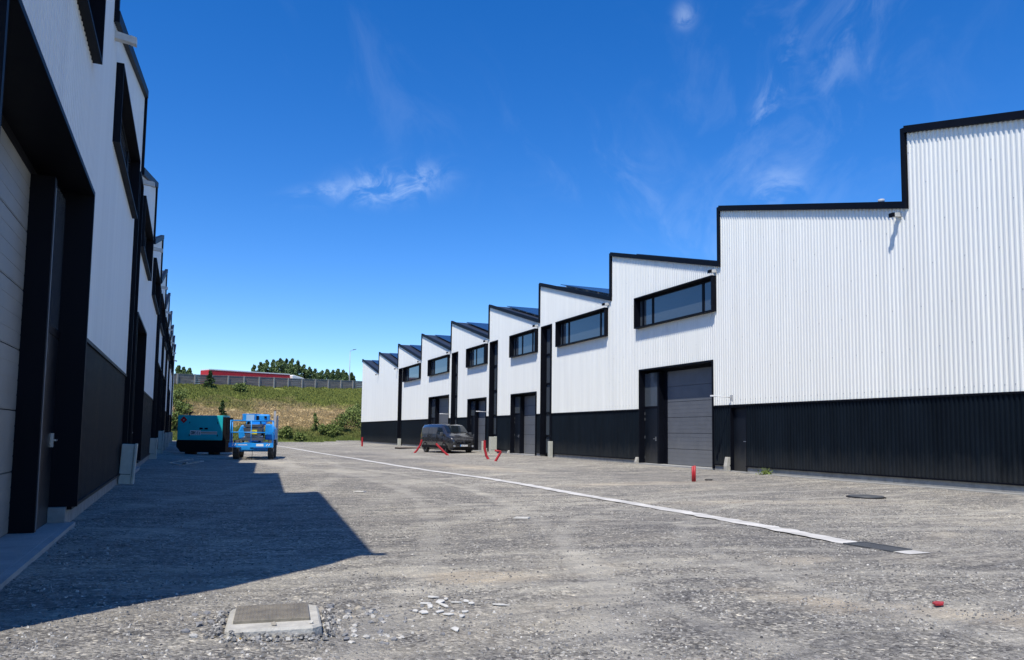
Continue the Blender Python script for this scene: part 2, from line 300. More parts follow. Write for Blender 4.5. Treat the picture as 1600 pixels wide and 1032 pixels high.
# ------------------------------------------------------------------ mesh helpers
class MB:
    def __init__(s): s.v = []; s.f = []; s.sm = []
    def add(s, vs, fs, smooth=False):
        o = len(s.v); s.v += [tuple(p) for p in vs]; s.f += [tuple(i + o for i in f) for f in fs]; s.sm += [smooth] * len(fs); return s
    def box(s, a, b, T=None):
        x0, y0, z0 = a; x1, y1, z1 = b
        vs = [(x0, y0, z0), (x1, y0, z0), (x1, y1, z0), (x0, y1, z0), (x0, y0, z1), (x1, y0, z1), (x1, y1, z1), (x0, y1, z1)]
        if T: vs = [T @ Vector(p) for p in vs]
        return s.add(vs, [(3, 2, 1, 0), (4, 5, 6, 7), (0, 1, 5, 4), (1, 2, 6, 5), (2, 3, 7, 6), (3, 0, 4, 7)])
    def hexa(s, vs): return s.add(vs, [(3, 2, 1, 0), (4, 5, 6, 7), (0, 1, 5, 4), (1, 2, 6, 5), (2, 3, 7, 6), (3, 0, 4, 7)])
    def tube(s, pts, r, n=8, cap=True):
        pts = [Vector(p) for p in pts]; rs = r if isinstance(r, (list, tuple)) else [r] * len(pts)
        vs = []; prev = None
        for i, p in enumerate(pts):
            d = (pts[min(i + 1, len(pts) - 1)] - pts[max(i - 1, 0)]).normalized()
            a = prev if prev is not None else (Vector((0, 0, 1)) if abs(d.z) < 0.9 else Vector((1, 0, 0)))
            a = (a - d * a.dot(d)).normalized(); prev = a; b = d.cross(a)
            vs += [p + (a * math.cos(2 * math.pi * k / n) + b * math.sin(2 * math.pi * k / n)) * rs[i] for k in range(n)]
        fs = [(i * n + k, i * n + (k + 1) % n, (i + 1) * n + (k + 1) % n, (i + 1) * n + k) for i in range(len(pts) - 1) for k in range(n)]
        o = len(s.v); s.add(vs, fs, True)
        if cap:
            s.f.append(tuple(o + k for k in reversed(range(n)))); s.f.append(tuple(o + (len(pts) - 1) * n + k for k in range(n))); s.sm += [False, False]
        return s
    def prism(s, poly, axis, a, b):
        """poly of 2D points extruded along axis (0,1,2) from a to b"""
        def P(q, t):
            q = list(q); q.insert(axis, t); return tuple(q)
        n = len(poly); vs = [P(q, a) for q in poly] + [P(q, b) for q in poly]
        return s.add(vs, [tuple(range(n))[::-1], tuple(range(n, 2 * n))] + [(i, (i + 1) % n, n + (i + 1) % n, n + i) for i in range(n)])
    def build(s, name, m, parent=None, loc=None, rot=0.0, bevel=0.0, fix=True):
        me = bpy.data.meshes.new(name); me.from_pydata(s.v, [], s.f)
        me.polygons.foreach_set('use_smooth', s.sm)
        if fix and len(s.f) < 60000:
            bm = bmesh.new(); bm.from_mesh(me); bmesh.ops.recalc_face_normals(bm, faces=bm.faces); bm.to_mesh(me); bm.free()
        me.update(); me.materials.append(m if not isinstance(m, str) else M[m])
        o = bpy.data.objects.new(name, me); COL.objects.link(o)
        if parent: o.parent = parent
        if loc is not None: o.location = loc
        if rot: o.rotation_euler.z = rot
        if bevel:
            bv = o.modifiers.new('bevel', 'BEVEL'); bv.width = bevel; bv.segments = 2; bv.limit_method = 'ANGLE'; bv.angle_limit = RAD(40)
        return o
def tag(o, label=None, cat=None, group=None, kind=None):
    if label: o['label'] = label
    if cat: o['category'] = cat
    if group: o['group'] = group
    if kind: o['kind'] = kind
    return o
def empty(name, loc=(0, 0, 0), rot=0.0, label=None, cat=None, group=None):
    o = bpy.data.objects.new(name, None); COL.objects.link(o); o.location = loc; o.rotation_euler = (0, 0, rot); o.empty_display_size = 0.3
    return tag(o, label, cat, group)
def copy_tree(o, parent=None):
    c = o.copy(); COL.objects.link(c)
    if parent: c.parent = parent
    for ch in list(o.children): copy_tree(ch, c)
    return c

def sstep(a, b, x):
    t = min(1, max(0, (x - a) / (b - a))); return t * t * (3 - 2 * t)
def gz(x, y):
    """height of the yard"""
    z = 0.12 + 0.09 * (1 - sstep(-1.4, 1.2, x)) - 0.03 * math.exp(-((x - 8.2) / 1.6) ** 2) + 0.09 * sstep(14.5, 18.2, x)
    return z - 0.13 * sstep(70, 95, y) * (1 - sstep(14.5, 18.2, x)) * sstep(-1.0, 2, x)
def crestY(x): return 118 + 0.537 * (max(-55, min(75, x)) + 1.5)
def footY(x): return 98 + 0.12 * (x - 10)
def crestZ(x): return 7.75 + 0.034 * (max(-55, min(75, x)) + 1.5)

# ------------------------------------------------------------------ ground
def sheet(name, xs, ys, fz, m, kind='structure'):
    nx, ny = len(xs), len(ys)
    vs = [(x, y, fz(x, y)) for y in ys for x in xs]
    fs = [(j * nx + i, j * nx + i + 1, (j + 1) * nx + i + 1, (j + 1) * nx + i) for j in range(ny - 1) for i in range(nx - 1)]
    b = MB(); b.add(vs, fs, True); o = b.build(name, m, fix=False); return tag(o, kind=kind)
xs = list(np.concatenate([np.linspace(-300, -30, 8), np.linspace(-26, -6, 6), np.arange(-4, 12, 0.07), np.arange(12, 24, 0.4), np.linspace(26, 60, 10), np.linspace(80, 400, 8)]))
ys = list(np.concatenate([np.linspace(-300, -20, 8), np.linspace(-14, 2.5, 10), np.arange(2.7, 16, 0.07), np.arange(16, 40, 0.4), np.linspace(42, 97, 30)]))
def yard(x, y):
    z = gz(x, y)
    if y > 90: return z - 0.0
    if -5 < x < 20 and 2 < y < 45:
        k = 0.5 + 0.5 * sstep(20, 10, y) if y < 20 else 0.5
        z += 0.010 * noise.noise(Vector((x * 1.3, y * 1.3, 1))) + 0.007 * noise.noise(Vector((x * 5, y * 5, 3)))
        if y < 16: z += 0.006 * noise.noise(Vector((x * 14, y * 14, 5)))
    return z
# last row follows the foot of the bank
nx = len(xs)
vs = [(x, y, yard(x, y)) for y in ys for x in xs] + [(x, max(97.5, footY(x)), gz(x, 97)) for x in xs]
ny = len(ys) + 1
b = MB(); b.add(vs, [(j * nx + i, j * nx + i + 1, (j + 1) * nx + i + 1, (j + 1) * nx + i) for j in range(ny - 1) for i in range(nx - 1)], True)
tag(b.build('ground', 'gravel', fix=False), kind='structure')

# bank and land beyond it
bx = list(np.concatenate([np.linspace(-300, -60, 6), np.linspace(-50, 80, 110), np.linspace(100, 500, 8)]))
prof = [0, 0.08, 0.16, 0.25, 0.34, 0.43, 0.52, 0.61, 0.7, 0.79, 0.87, 0.94, 1.0]
def bank_pt(x, t):
    fy, cy = max(97.5, footY(x)), crestY(x)
    y = fy + (cy - fy) * t
    z0 = gz(x, 97); z1 = crestZ(x)
    z = z0 + (z1 - z0) * (0.9 * t + 0.1 * t * t)
    if 0 < t < 1: z += 0.35 * noise.noise(Vector((x * 0.12, t * 3, 0))) + 0.12 * noise.noise(Vector((x * 0.5, t * 9, 4)))
    return x, y, z
vs = []; gr = []
for t in prof:
    for x in bx: vs.append(bank_pt(x, t)); gr.append(t)
for k, (dy, dz) in enumerate(((4, 0.0), (22, 0), (120, -2), (1500, -2))):
    for x in bx: vs.append((x * (1 if dy < 1000 else 4), crestY(x) + dy, crestZ(x) + dz - 0.1)); gr.append(0.9)
nb = len(bx); nrow = len(vs) // nb
b = MB(); b.add(vs, [(j * nb + i, j * nb + i + 1, (j + 1) * nb + i + 1, (j + 1) * nb + i) for j in range(nrow - 1) for i in range(nb - 1)], True)
bank = b.build('embankment', 'bank', fix=False); tag(bank, kind='structure')
at = bank.data.attributes.new('grade', 'FLOAT', 'POINT'); at.data.foreach_set('value', gr)
# motorway on top
rv = []
for x in np.linspace(-120, 160, 60):
    for off in (4.5, 15): rv.append((x, crestY(x) + off, crestZ(x) - 0.06))
b = MB(); b.add(rv, [(2 * i, 2 * i + 2, 2 * i + 3, 2 * i + 1) for i in range(59)]); tag(b.build('road', mat('asphalt', (0.05, 0.05, 0.05), 0.9), fix=False), kind='structure')

# grass tufts on the bank (uncountable)
def tufts(n):
    X = rng.uniform(-10, 42, n); T = rng.uniform(0.0, 1.03, n)
    P = np.array([bank_pt(x, min(1.0, t)) for x, t in zip(X, T)])
    hgt = 0.10 + 0.20 * rng.random(n)
    hgt *= np.where(np.abs(T - 0.42) < 0.2, 0.75, 1.15) * (0.7 + 0.6 * np.array([0.5 + noise.noise(Vector((p[0] * 0.5, p[1] * 0.5, 2))) for p in P]))
    V = np.zeros((n, 6, 3)); ang = rng.uniform(0, math.pi, n)
    for k in range(2):
        a = ang + k * 1.6; w = hgt * (0.45 + 0.5 * rng.random(n)); lean = rng.uniform(-0.3, 0.3, (n, 2)) * hgt[:, None]
        V[:, 3 * k, 0] = P[:, 0] - np.cos(a) * w; V[:, 3 * k, 1] = P[:, 1] - np.sin(a) * w
        V[:, 3 * k + 1, 0] = P[:, 0] + np.cos(a) * w; V[:, 3 * k + 1, 1] = P[:, 1] + np.sin(a) * w
        V[:, 3 * k + 2, 0] = P[:, 0] + lean[:, 0]; V[:, 3 * k + 2, 1] = P[:, 1] + lean[:, 1]
        V[:, 3 * k:3 * k + 2, 2] = (P[:, 2] - 0.05)[:, None]; V[:, 3 * k + 2, 2] = P[:, 2] + hgt
    V = V.reshape(-1, 3); F = np.arange(len(V)).reshape(-1, 3)
    me = bpy.data.meshes.new('grass'); me.from_pydata(V.tolist(), [], F.tolist()); me.materials.append(M['tuft'])
    at = me.attributes.new('grade', 'FLOAT', 'POINT'); at.data.foreach_set('value', np.repeat(T, 6).astype(np.float32))
    o = bpy.data.objects.new('grass', me); COL.objects.link(o)
    tag(o, 'rough grass and weeds covering the bank', 'grass', kind='stuff')
tufts(80000)

# ------------------------------------------------------------------ gravel stones (uncountable)
ICO = [(-.5, -.5, 0), (.5, -.45, 0), (.45, .5, 0), (-.45, .45, 0), (-.3, -.28, .5), (.3, -.3, .55), (.25, .3, .45), (-.28, .25, .5)]
ICF = [(4, 5, 6, 7), (0, 1, 5, 4), (1, 2, 6, 5), (2, 3, 7, 6), (3, 0, 4, 7)]
def stones(name, pts, size, m, label, cat):
    n = len(pts); base = np.array(ICO)
    V = np.repeat(base[None], n, 0) * (1 + rng.uniform(-0.3, 0.3, (n, 8, 3)))
    sc = size[:, None] * rng.uniform(0.55, 1.3, (n, 3)); V *= sc[:, None, :]
    a = rng.uniform(0, 6.28, n); ca, sa = np.cos(a)[:, None], np.sin(a)[:, None]
    x = V[..., 0] * ca - V[..., 1] * sa; y = V[..., 0] * sa + V[..., 1] * ca
    V[..., 0] = x + pts[:, 0][:, None]; V[..., 1] = y + pts[:, 1][:, None]; V[..., 2] += pts[:, 2][:, None] - 0.12 * size[:, None]
    F = (np.array([f for f in ICF])[None] + (np.arange(n) * 8)[:, None, None]).reshape(-1, 4)
    me = bpy.data.meshes.new(name); me.from_pydata(V.reshape(-1, 3).tolist(), [], F.tolist()); me.materials.append(m)
    tone = np.repeat(rng.random(n), 8).astype(np.float32)
    at = me.attributes.new('tone', 'FLOAT', 'POINT'); at.data.foreach_set('value', tone)
    o = bpy.data.objects.new(name, me); COL.objects.link(o); return tag(o, label, cat, kind='stuff')
def stonemat():
    m = bpy.data.materials.new('gravel_stone'); m.use_nodes = True; nt = m.node_tree; N = nt.nodes; L = nt.links; p = N['Principled BSDF']
    p.inputs['Roughness'].default_value = 0.85; p.inputs['Specular IOR Level'].default_value = 0.25
    a = N.new('ShaderNodeAttribute'); a.attribute_name = 'tone'
    r = N.new('ShaderNodeValToRGB'); e = r.color_ramp.elements; e[0].color = (0.085, 0.083, 0.08, 1); e[1].color = (0.62, 0.59, 0.52, 1)
    for ps, c in ((0.4, (0.205, 0.20, 0.188)), (0.75, (0.33, 0.315, 0.285)), (0.92, (0.46, 0.44, 0.39))):
        q = e.new(ps); q.color = (*c, 1)
    L.new(a.outputs['Fac'], r.inputs[0]); L.new(r.outputs[0], p.inputs['Base Color']); return m
M['gstone'] = stonemat()
pts = []; szs = []
n = 52000
YY = 3.2 + 12.5 * rng.random(n) ** 1.5; XX = -1.3 + rng.random(n) * (1.3 + 2.2 + YY * 1.28)
for x, y in zip(XX, YY):
    d = noise.noise(Vector((x * 0.9, y * 0.7, 9))) + 0.6 * noise.noise(Vector((x * 3, y * 3, 2)))
    if d < -0.12 + rnd.random() * 0.2 and rnd.random() < 0.85: continue
    if 0.28 < x < 0.95 and 5.5 < y < 6.4: continue
    if x > 8.1 and x < 8.7 and y > 6.4 and rnd.random() < 0.75: continue
    pts.append((x, y, yard(x, y))); szs.append(0.008 + 0.014 * rnd.random() ** 1.5 + (0.018 * rnd.random() if rnd.random() < 0.025 else 0))
for k in range(900):
    t = rng.uniform(0, 4); u = rng.uniform(-0.33, 0.33); d = 0.335 + abs(rng.normal(0, 0.05)); e = 0.36 + abs(rng.normal(0, 0.05))
    lx, ly = ((u, -e), (u, e), (-d, u), (d, u))[int(t)]
    x = 0.63 + lx + 0.11 * ly; y = 5.72 + ly - 0.11 * lx; h_ = max(0, 0.05 - 0.45 * (max(abs(lx) - 0.32, abs(ly) - 0.35)))
    pts.append((x, y, yard(x, y) + h_ * rng.random())); szs.append(0.012 + 0.018 * rng.random())
stones('gravel', np.array(pts), np.array(szs), M['gstone'], 'loose grey gravel scattered over the compacted yard', 'gravel')

# ------------------------------------------------------------------ warehouses
class Hall:
    """local frame: y runs along the street, x is the depth into the building (times sgn), z up"""
    def __init__(s, root, sgn): s.root = root; s.k = sgn
    def P(s, d, y, z): return (s.k * d, y, z)
    def bx(s, mb, d0, d1, y0, y1, z0, z1):
        a, b_ = sorted((s.k * d0, s.k * d1)); return mb.box((a, y0, z0), (b_, y1, z1))
    def part(s, name, mb, m, parent=None, bevel=0.0): return mb.build(name, m, parent or s.root, bevel=bevel)

def cladding(H, name, y0, y1, zfun, openings, m, pitch=0.135, depth=0.034, base=0.0):
    """trapezoid sheet as real geometry, cut round the openings. zfun(y)->(zlow, zhigh)"""
    xsn = []
    n0 = int(math.floor(y0 / pitch)); n1 = int(math.ceil(y1 / pitch))
    for k in range(n0, n1 + 1):
        for fr, dd in ((0.0, 0), (0.34, 0), (0.5, 1), (0.84, 1)):
            y = (k + fr) * pitch
            if y0 < y < y1: xsn.append((y, base - depth * dd))
    def off(y):
        fr = (y / pitch) % 1
        if fr < 0.34: return base
        if fr < 0.5: return base - depth * (fr - 0.34) / 0.16
        if fr < 0.84: return base - depth
        return base - depth * (1 - (fr - 0.84) / 0.16)
    for y in [y0, y1] + [q for o in openings for q in o[:2] if y0 < q < y1]: xsn.append((y, off(y)))
    for y in [q for q in H.breaks if y0 < q < y1]: xsn += [(y - 1e-4, off(y)), (y + 1e-4, off(y))]
    xsn.sort(); b = MB()
    for (ya, da), (yb, db) in zip(xsn, xsn[1:]):
        if yb - ya < 1e-3: continue
        ym = (ya + yb) / 2
        la, ha = zfun(ya + 1e-5, ym); lb, hb = zfun(yb - 1e-5, ym)
        segs = [(la, ha, lb, hb)]
        for (oa, ob, za, zb) in openings:
            if oa <= ym <= ob:
                ns = []
                for (p, q, r, t) in segs:
                    if zb <= p or za >= q: ns.append((p, q, r, t)); continue
                    if za > p: ns.append((p, za, r, za))
                    if zb < q: ns.append((zb, q, zb, t))
                segs = ns
        for (p, q, r, t) in segs:
            o = len(b.v); b.v += [H.P(da, ya, p), H.P(db, yb, r), H.P(db, yb, t), H.P(da, ya, q)]; b.f.append((o, o + 1, o + 2, o + 3)); b.sm.append(False)
    return b.build(name, m, H.root, fix=False)

def window(H, y0, y1, z0, z1, proud=0.24, panes=((0.0, 0.16), (0.16, 0.85), (0.85, 1.0)), deep=0.12):
    if y1 - y0 < 4.6: panes = ((0.08, 0.36), (0.36, 0.76), (0.76, 1.0))
    elif H.k > 0: panes = ((0.05, 0.19), (0.19, 0.84), (0.84, 1.0))
    b = MB(); t = 0.045
    H.bx(b, -proud, deep, y0, y1, z1 - t, z1); H.bx(b, -proud, deep, y0, y1, z0, z0 + t)
    H.bx(b, -proud, deep, y0, y0 + t, z0 + t, z1 - t); H.bx(b, -proud, deep, y1 - t, y1, z0 + t, z1 - t)
    w = H.part('window', b, 'trim')
    f = MB(); g = MB(); a0, a1 = y0 + t, y1 - t; b0, b1 = z0 + t, z1 - t; d = deep - 0.06; fr = 0.09
    L_ = a1 - a0
    edges = [a1 - L_ * q for q in [panes[0][0]] + [p[1] for p in panes]]       # far side first
    H.bx(f, d, deep - 0.003, a0, a1, b0, b0 + fr); H.bx(f, d, deep - 0.003, a0, a1, b1 - fr, b1)
    for e in edges:
        H.bx(f, d - 0.004, deep - 0.006, max(a0, e - fr * 0.8), min(a1, e + fr * 0.8), b0 + fr, b1 - fr)
    H.part('frame', f, 'trim', w)
    H.bx(g, d + 0.02, d + 0.03, a0, a1, b0 + fr * 0.5, b1 - fr * 0.5)
    H.part('pane', g, 'glass', w)

def surround(H, y0, y1, z0, z1, proud, deep, t=0.06, sides=True, w=0.0):
    b = MB()
    H.bx(b, -proud, deep, y0, y1, z1 - t, z1)
    H.bx(b, -proud, deep, y0, y0 + t, z0, z1 - t); H.bx(b, -proud, deep, y1 - t, y1, z0, z1 - t)
    return H.part('door_surround', b, 'trim')

def handle(H, par, d, y, z, s=1):
    b = MB(); H.bx(b, d - 0.035, d, y - 0.025, y + 0.025, z - 0.09, z + 0.09); H.bx(b, d - 0.065, d - 0.035, y - 0.012, y + 0.012, z - 0.012, z + 0.012)
    H.bx(b, d - 0.08, d - 0.065, min(y, y + s * 0.13), max(y, y + s * 0.13), z - 0.012, z + 0.012); H.part('handle', b, 'steel', par)

def bigdoor(H, y0, y1, z0, z1, proud, rec, ped=True, light=1):
    sr = surround(H, y0, y1, z0 + (0.2 if H.k < 0 else 0), z1, proud, rec + 0.05)
    a0, a1 = y0 + 0.3 if y1 - y0 > 5 else y0 + 0.12, y1 - 0.06
    pe = y1 - 0.06
    if H.k < 0: pa0 = pe - 0.98; post = 0.145
    elif ped: pa0 = y1 - 0.06 - 1.05; post = 0.42 if y1 - y0 > 5 else 0.18
    else: pa0 = y1 - 0.9; post = 0.15
    f = MB()
    H.bx(f, rec, rec + 0.05, y0 + 0.06, a0, z0, z1 - 0.06)                       # near side filler
    H.bx(f, rec, rec + 0.05, a0, a1, z1 - 0.18, z1 - 0.06)
    H.bx(f, rec - 0.26, rec + 0.05, pa0 - 0.14, pa0, z0, z1 - 0.18)                # post
    if post > 0.3: H.bx(f, rec - 0.003, rec + 0.047, pa0 - post, pa0 - 0.14, z0, z1 - 0.18)
    H.part('door_post', f, 'trim')
    if H.k < 0:
        q = MB(); H.bx(q, rec - 0.268, rec - 0.262, pa0 - 0.10, pa0 - 0.05, z0 + 0.02, z1 - 0.3); H.part('frame_edge', q, 'gdoor')
        q = MB(); H.bx(q, -0.004, rec - 0.245, y1 - 0.15, y1 - 0.004, z0, z0 + 0.197); H.part('plinth_return', q, 'conc')
    # side bay: pedestrian door with dark glazing over it
    pd = MB(); H.bx(pd, rec - 0.24, rec - 0.2, pa0, pe, z0, z0 + 2.42); po = H.part('door', pd, 'pdoor')
    handle(H, po, rec - 0.24, pa0 + 0.12 if H.k > 0 else pe - 0.14, z0 + 1.08, 1 if H.k > 0 else -1)
    for hz in (0.25, 1.15, 1.95, 2.2):
        q = MB(); hy = pe - 0.03 if H.k > 0 else pa0 + 0.012
        H.bx(q, rec - 0.262, rec - 0.241, hy - 0.018, hy + 0.018, z0 + hz - 0.06, z0 + hz + 0.06); H.part('hinge', q, 'greybox', po)
    tr = MB(); H.bx(tr, rec - 0.25, rec - 0.19, pa0, pe, z0 + 2.42, z0 + 2.52); H.part('transom', tr, 'trim')
    gl = MB(); H.bx(gl, rec - 0.23, rec - 0.2, pa0, pe, z0 + 2.52, z1 - 0.18); H.part('fanlight', gl, 'glass')
    # sectional door, ribbed panels
    s0, s1 = a0, pa0 - post
    d = MB(); nP = 6; hp = (z1 - 0.18 - z0) / nP; ns = 4
    for i in range(nP):
        zz0 = z0 + i * hp + 0.008; zz1 = z0 + (i + 1) * hp - 0.004
        H.bx(d, rec + 0.004, rec + 0.05, s0, s1, zz0, zz1)
        for k in range(ns):
            q0 = zz0 + (zz1 - zz0) * (k + 0.06) / ns; q1 = zz0 + (zz1 - zz0) * (k + 0.94) / ns
            H.bx(d, rec + 0.001, rec + 0.004, s0, s1, q0, q1)
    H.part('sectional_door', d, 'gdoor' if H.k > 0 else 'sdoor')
    bl = MB(); H.bx(bl, rec + 0.06, rec + 0.1, y0, y1, z0 - 0.2, z1 + 0.1); H.part('door_backing', bl, 'black')
    sl = MB(); H.bx(sl, -0.12, rec + 0.02, y0 + 0.05, y1 - 0.05, z0 - 0.3, z0 - 0.004); H.part('threshold', sl, 'slab')

def strip(H, y0, y1, z0, z1, proud, rec=0.3):
    b = MB(); t = 0.05
    H.bx(b, -proud, rec, y0, y0 + t, z0, z1 - t); H.bx(b, -proud, rec, y1 - t, y1, z0, z1 - t); H.bx(b, -proud, rec, y0, y1, z1 - t, z1)
    w = H.part('window', b, 'trim'); f = MB(); g = MB()
    a0, a1 = y0 + t, y1 - t
    for q in (a0 + 0.05, (a0 + a1) / 2, a1 - 0.05): H.bx(f, rec - 0.1, rec - 0.01, q - 0.04, q + 0.04, z0, z1 - t)
    for z in (z0 + 0.06, z0 + 1.1, 2.72, 4.4, 6.1, z1 - t - 0.06): H.bx(f, rec - 0.096, rec - 0.014, a0, a1, z - 0.05, z + 0.05)
    H.part('frame', f, 'trim', w); H.bx(g, rec - 0.04, rec - 0.02, a0, a1, z0, z1 - t); H.part('pane', g, 'glass', w)
    # downpipe standing in the reveal
    dp = MB(); dp.tube([H.P(0.02, y0 + 0.15, z0), H.P(0.02, y0 + 0.15, z1 - 0.3)], 0.05, 8); H.part('downpipe', dp, 'trim')

def hall(H, T, start, zlow, zhigh, zbase, zplinth, windows, bigs, strips, peds, depth, rp, screws=None):
    """T: positions of the high far ends; each tooth runs from the previous T (low) to T (high)"""
    ends = [start] + T; H.breaks = list(T)
    def top(y, ym):
        for a, b_ in zip(ends, ends[1:]):
            if a <= ym <= b_: return zlow + (zhigh - zlow) * (y - a) / max(b_ - a, 8.0) if b_ - a >= 8 else zhigh - (zhigh - zlow) * (b_ - y) / 8.4
        return zlow
    op = [(a, b_, c, d) for a, b_, c, d in windows] + [(a, b_, c - 1, d) for a, b_, c, d in bigs] + [(a, b_, -1, c) for a, b_, c in strips] + [(a, b_, -1, c) for a, b_, c in peds]
    end = T[-1]
    cladding(H, 'wall', start, end, lambda y, ym: (zbase, top(y, ym)), op, 'white')
    cladding(H, 'base_cladding', start, end, lambda y, ym: (zplinth, zbase - 0.02), op, 'dark', base=0.01)
    # plinth and drip trims, broken at the openings
    cuts = sorted([(a, b_) for a, b_, c, d in bigs] + [(a, b_) for a, b_, c in strips] + [(a, b_) for a, b_, c in peds])
    runs = []; y = start
    for a, b_ in cuts: runs.append((y, a)); y = b_
    runs.append((y, end)); runs = [(a, b_) for a, b_ in runs if b_ - a > 0.05]
    pl = MB(); tr = MB(); tr2 = MB()
    for a, b_ in runs:
        q = a
        while q < b_ - 0.01:
            e = min(b_, q + 5.9)
            pl = MB(); H.bx(pl, -0.005, 0.3, q + 0.006, e - 0.006, -0.4, zplinth - 0.05); q = e; H.part('plinth', pl, 'conc')
        tr = MB(); H.bx(tr, -0.06, 0.06, a, b_, zplinth - 0.045, zplinth + 0.0); H.part('drip_trim', tr, 'trim')
    cuts2 = sorted([(a, b_) for a, b_, c, d in bigs] + [(a, b_) for a, b_, c in strips]); y = start
    for a, b_ in cuts2 + [(end, end)]:
        if a - y > 0.05: tr2 = MB(); H.bx(tr2, -0.055, 0.05, y, a, zbase - 0.05, zbase + 0.005); H.part('base_trim', tr2, 'trim')
        y = b_
    # inner liner so nothing shows through joints
    ln = MB(); H.bx(ln, 0.62, 0.7, start + 0.1, end - 0.1, -0.3, zlow - 0.3); H.part('liner', ln, 'black')
    # end walls, back wall
    for nm, yy, sg in (('end_wall', start, 1), ('end_wall', end, -1)):
        e = MB(); a, b_ = sorted((yy, yy + sg * 0.06)); z = top(yy, yy + sg * 0.5)
        H.bx(e, 0.03, depth, a + 0.002, b_ + 0.002, -0.3, z - 0.2); H.part(nm, e, 'white')
    bw = MB(); H.bx(bw, depth, depth + 0.1, start, end, -0.3, zlow - 0.1); H.part('back_wall', bw, 'white')
    # roofs
    for i, (a, b_) in enumerate(zip(ends, ends[1:])):
        za, zb = top(a, a + 0.01), top(b_, b_ - 0.01)
        r = MB(); y1 = b_ - 0.02; y0_ = a + 0.02
        r.hexa([H.P(0.03, y0_, za - 0.25), H.P(depth, y0_, za - 0.25), H.P(depth, y1, zb - 0.25), H.P(0.03, y1, zb - 0.25),
                H.P(0.03, y0_, za + 0.0), H.P(depth, y0_, za + 0.0), H.P(depth, y1, zb + 0.0), H.P(0.03, y1, zb + 0.0)])
        rf = H.part('roof', r, 'roof')
        # gable fascia
        t = MB()
        t.hexa([H.P(-0.12, y0_ - 0.02, za - 0.10), H.P(0.0285, y0_ - 0.02, za - 0.10), H.P(0.0285, b_, zb - 0.10), H.P(-0.12, b_, zb - 0.10),
                H.P(-0.12, y0_ - 0.02, za + 0.10), H.P(0.0285, y0_ - 0.02, za + 0.10), H.P(0.0285, b_, zb + 0.10), H.P(-0.12, b_, zb + 0.10)])
        if i < len(T) - 1 or True:
            zl = zlow if i < len(T) - 1 else zb - 0.4
            H.bx(t, -0.1, 0.0275, b_ - 0.003, b_ + 0.14, zl + 0.10, zb + 0.06)
        H.part('fascia', t, 'trim', rf)
        # north light face of the tooth
        g = MB(); H.bx(g, 0.03, depth, b_ + 0.002, b_ + 0.08, zlow + (0.02 if i < len(T) - 1 else -0.4), zb - 0.01); H.part('north_light', g, 'white', rf)
        # solar rows raised over the sheet
        p = MB(); n = 5; L_ = b_ - a
        for k in range(n):
            u0 = 0.14 + 0.155 * k; u1 = u0 + 0.148
            ya, yb = a + L_ * u0, a + L_ * u1; qa, qb = za + (zb - za) * u0 + 0.16, za + (zb - za) * u1 + 0.16
            d = 0.9
            while d < depth - 1.5:
                p.hexa([H.P(d, ya, qa - 0.035), H.P(d + 1.68, ya, qa - 0.035), H.P(d + 1.68, yb, qb - 0.035), H.P(d, yb, qb - 0.035),
                        H.P(d, ya, qa), H.P(d + 1.68, ya, qa), H.P(d + 1.68, yb, qb), H.P(d, yb, qb)]); d += 1.71
        H.part('solar_array', p, 'solar', rf)
        rl = MB()
        for d in (1.3, 4.7, 8.1, 11.5):
            u0, u1 = 0.13, 0.92
            rl.hexa([H.P(d, a + L_ * u0, za + (zb - za) * u0 - 0.01), H.P(d + 0.05, a + L_ * u0, za + (zb - za) * u0 - 0.01), H.P(d + 0.05, a + L_ * u1, za + (zb - za) * u1 - 0.01), H.P(d, a + L_ * u1, za + (zb - za) * u1 - 0.01),
                     H.P(d, a + L_ * u0, za + (zb - za) * u0 + 0.12), H.P(d + 0.05, a + L_ * u0, za + (zb - za) * u0 + 0.12), H.P(d + 0.05, a + L_ * u1, za + (zb - za) * u1 + 0.12), H.P(d, a + L_ * u1, za + (zb - za) * u1 + 0.12)])
        H.part('rail', rl, 'galv', rf)
        # flue
        if 1 <= i:
            fl = MB(); yy = a + L_ * 0.45; zz = za + (zb - za) * 0.45
            fl.tube([H.P(3.2, yy, zz - 0.05), H.P(3.2, yy, zz + 0.55)], 0.07, 10); fl.tube([H.P(3.2, yy, zz + 0.55), H.P(3.2, yy, zz + 0.66)], 0.11, 10)
            H.part('flue', fl, 'galv', rf)
    # overflow spouts under the low points
    for t in ([start - 0.2] if H.k < 0 else []) + T[:-1]:
        sp = MB(); y = t + 0.30
        a = [H.P(-0.02, y - 0.07, zlow - 0.19), H.P(-0.02, y + 0.07, zlow - 0.19)]
        sp.hexa([H.P(-0.27, y - 0.06, zlow - 0.29), H.P(-0.27, y + 0.06, zlow - 0.29), H.P(0.05, y + 0.07, zlow - 0.26), H.P(0.05, y - 0.07, zlow - 0.26),
                 H.P(-0.27, y - 0.06, zlow - 0.18), H.P(-0.27, y + 0.06, zlow - 0.18), H.P(0.05, y + 0.07, zlow - 0.13), H.P(0.05, y - 0.07, zlow - 0.13)])
        so = H.part('overflow_spout', sp, 'offwhite')
        cp = MB(); cp.hexa([H.P(-0.37, y - 0.065, zlow - 0.315), H.P(-0.37, y + 0.065, zlow - 0.315), H.P(-0.27, y + 0.065, zlow - 0.298), H.P(-0.27, y - 0.065, zlow - 0.298),
                 H.P(-0.37, y - 0.065, zlow - 0.195), H.P(-0.37, y + 0.065, zlow - 0.195), H.P(-0.27, y + 0.065, zlow - 0.172), H.P(-0.27, y - 0.065, zlow - 0.172)])
        H.part('spout_end', cp, 'trim' if H.k > 0 else 'offwhite', so)
    for w in windows: window(H, *w, **rp.get('win', {}))
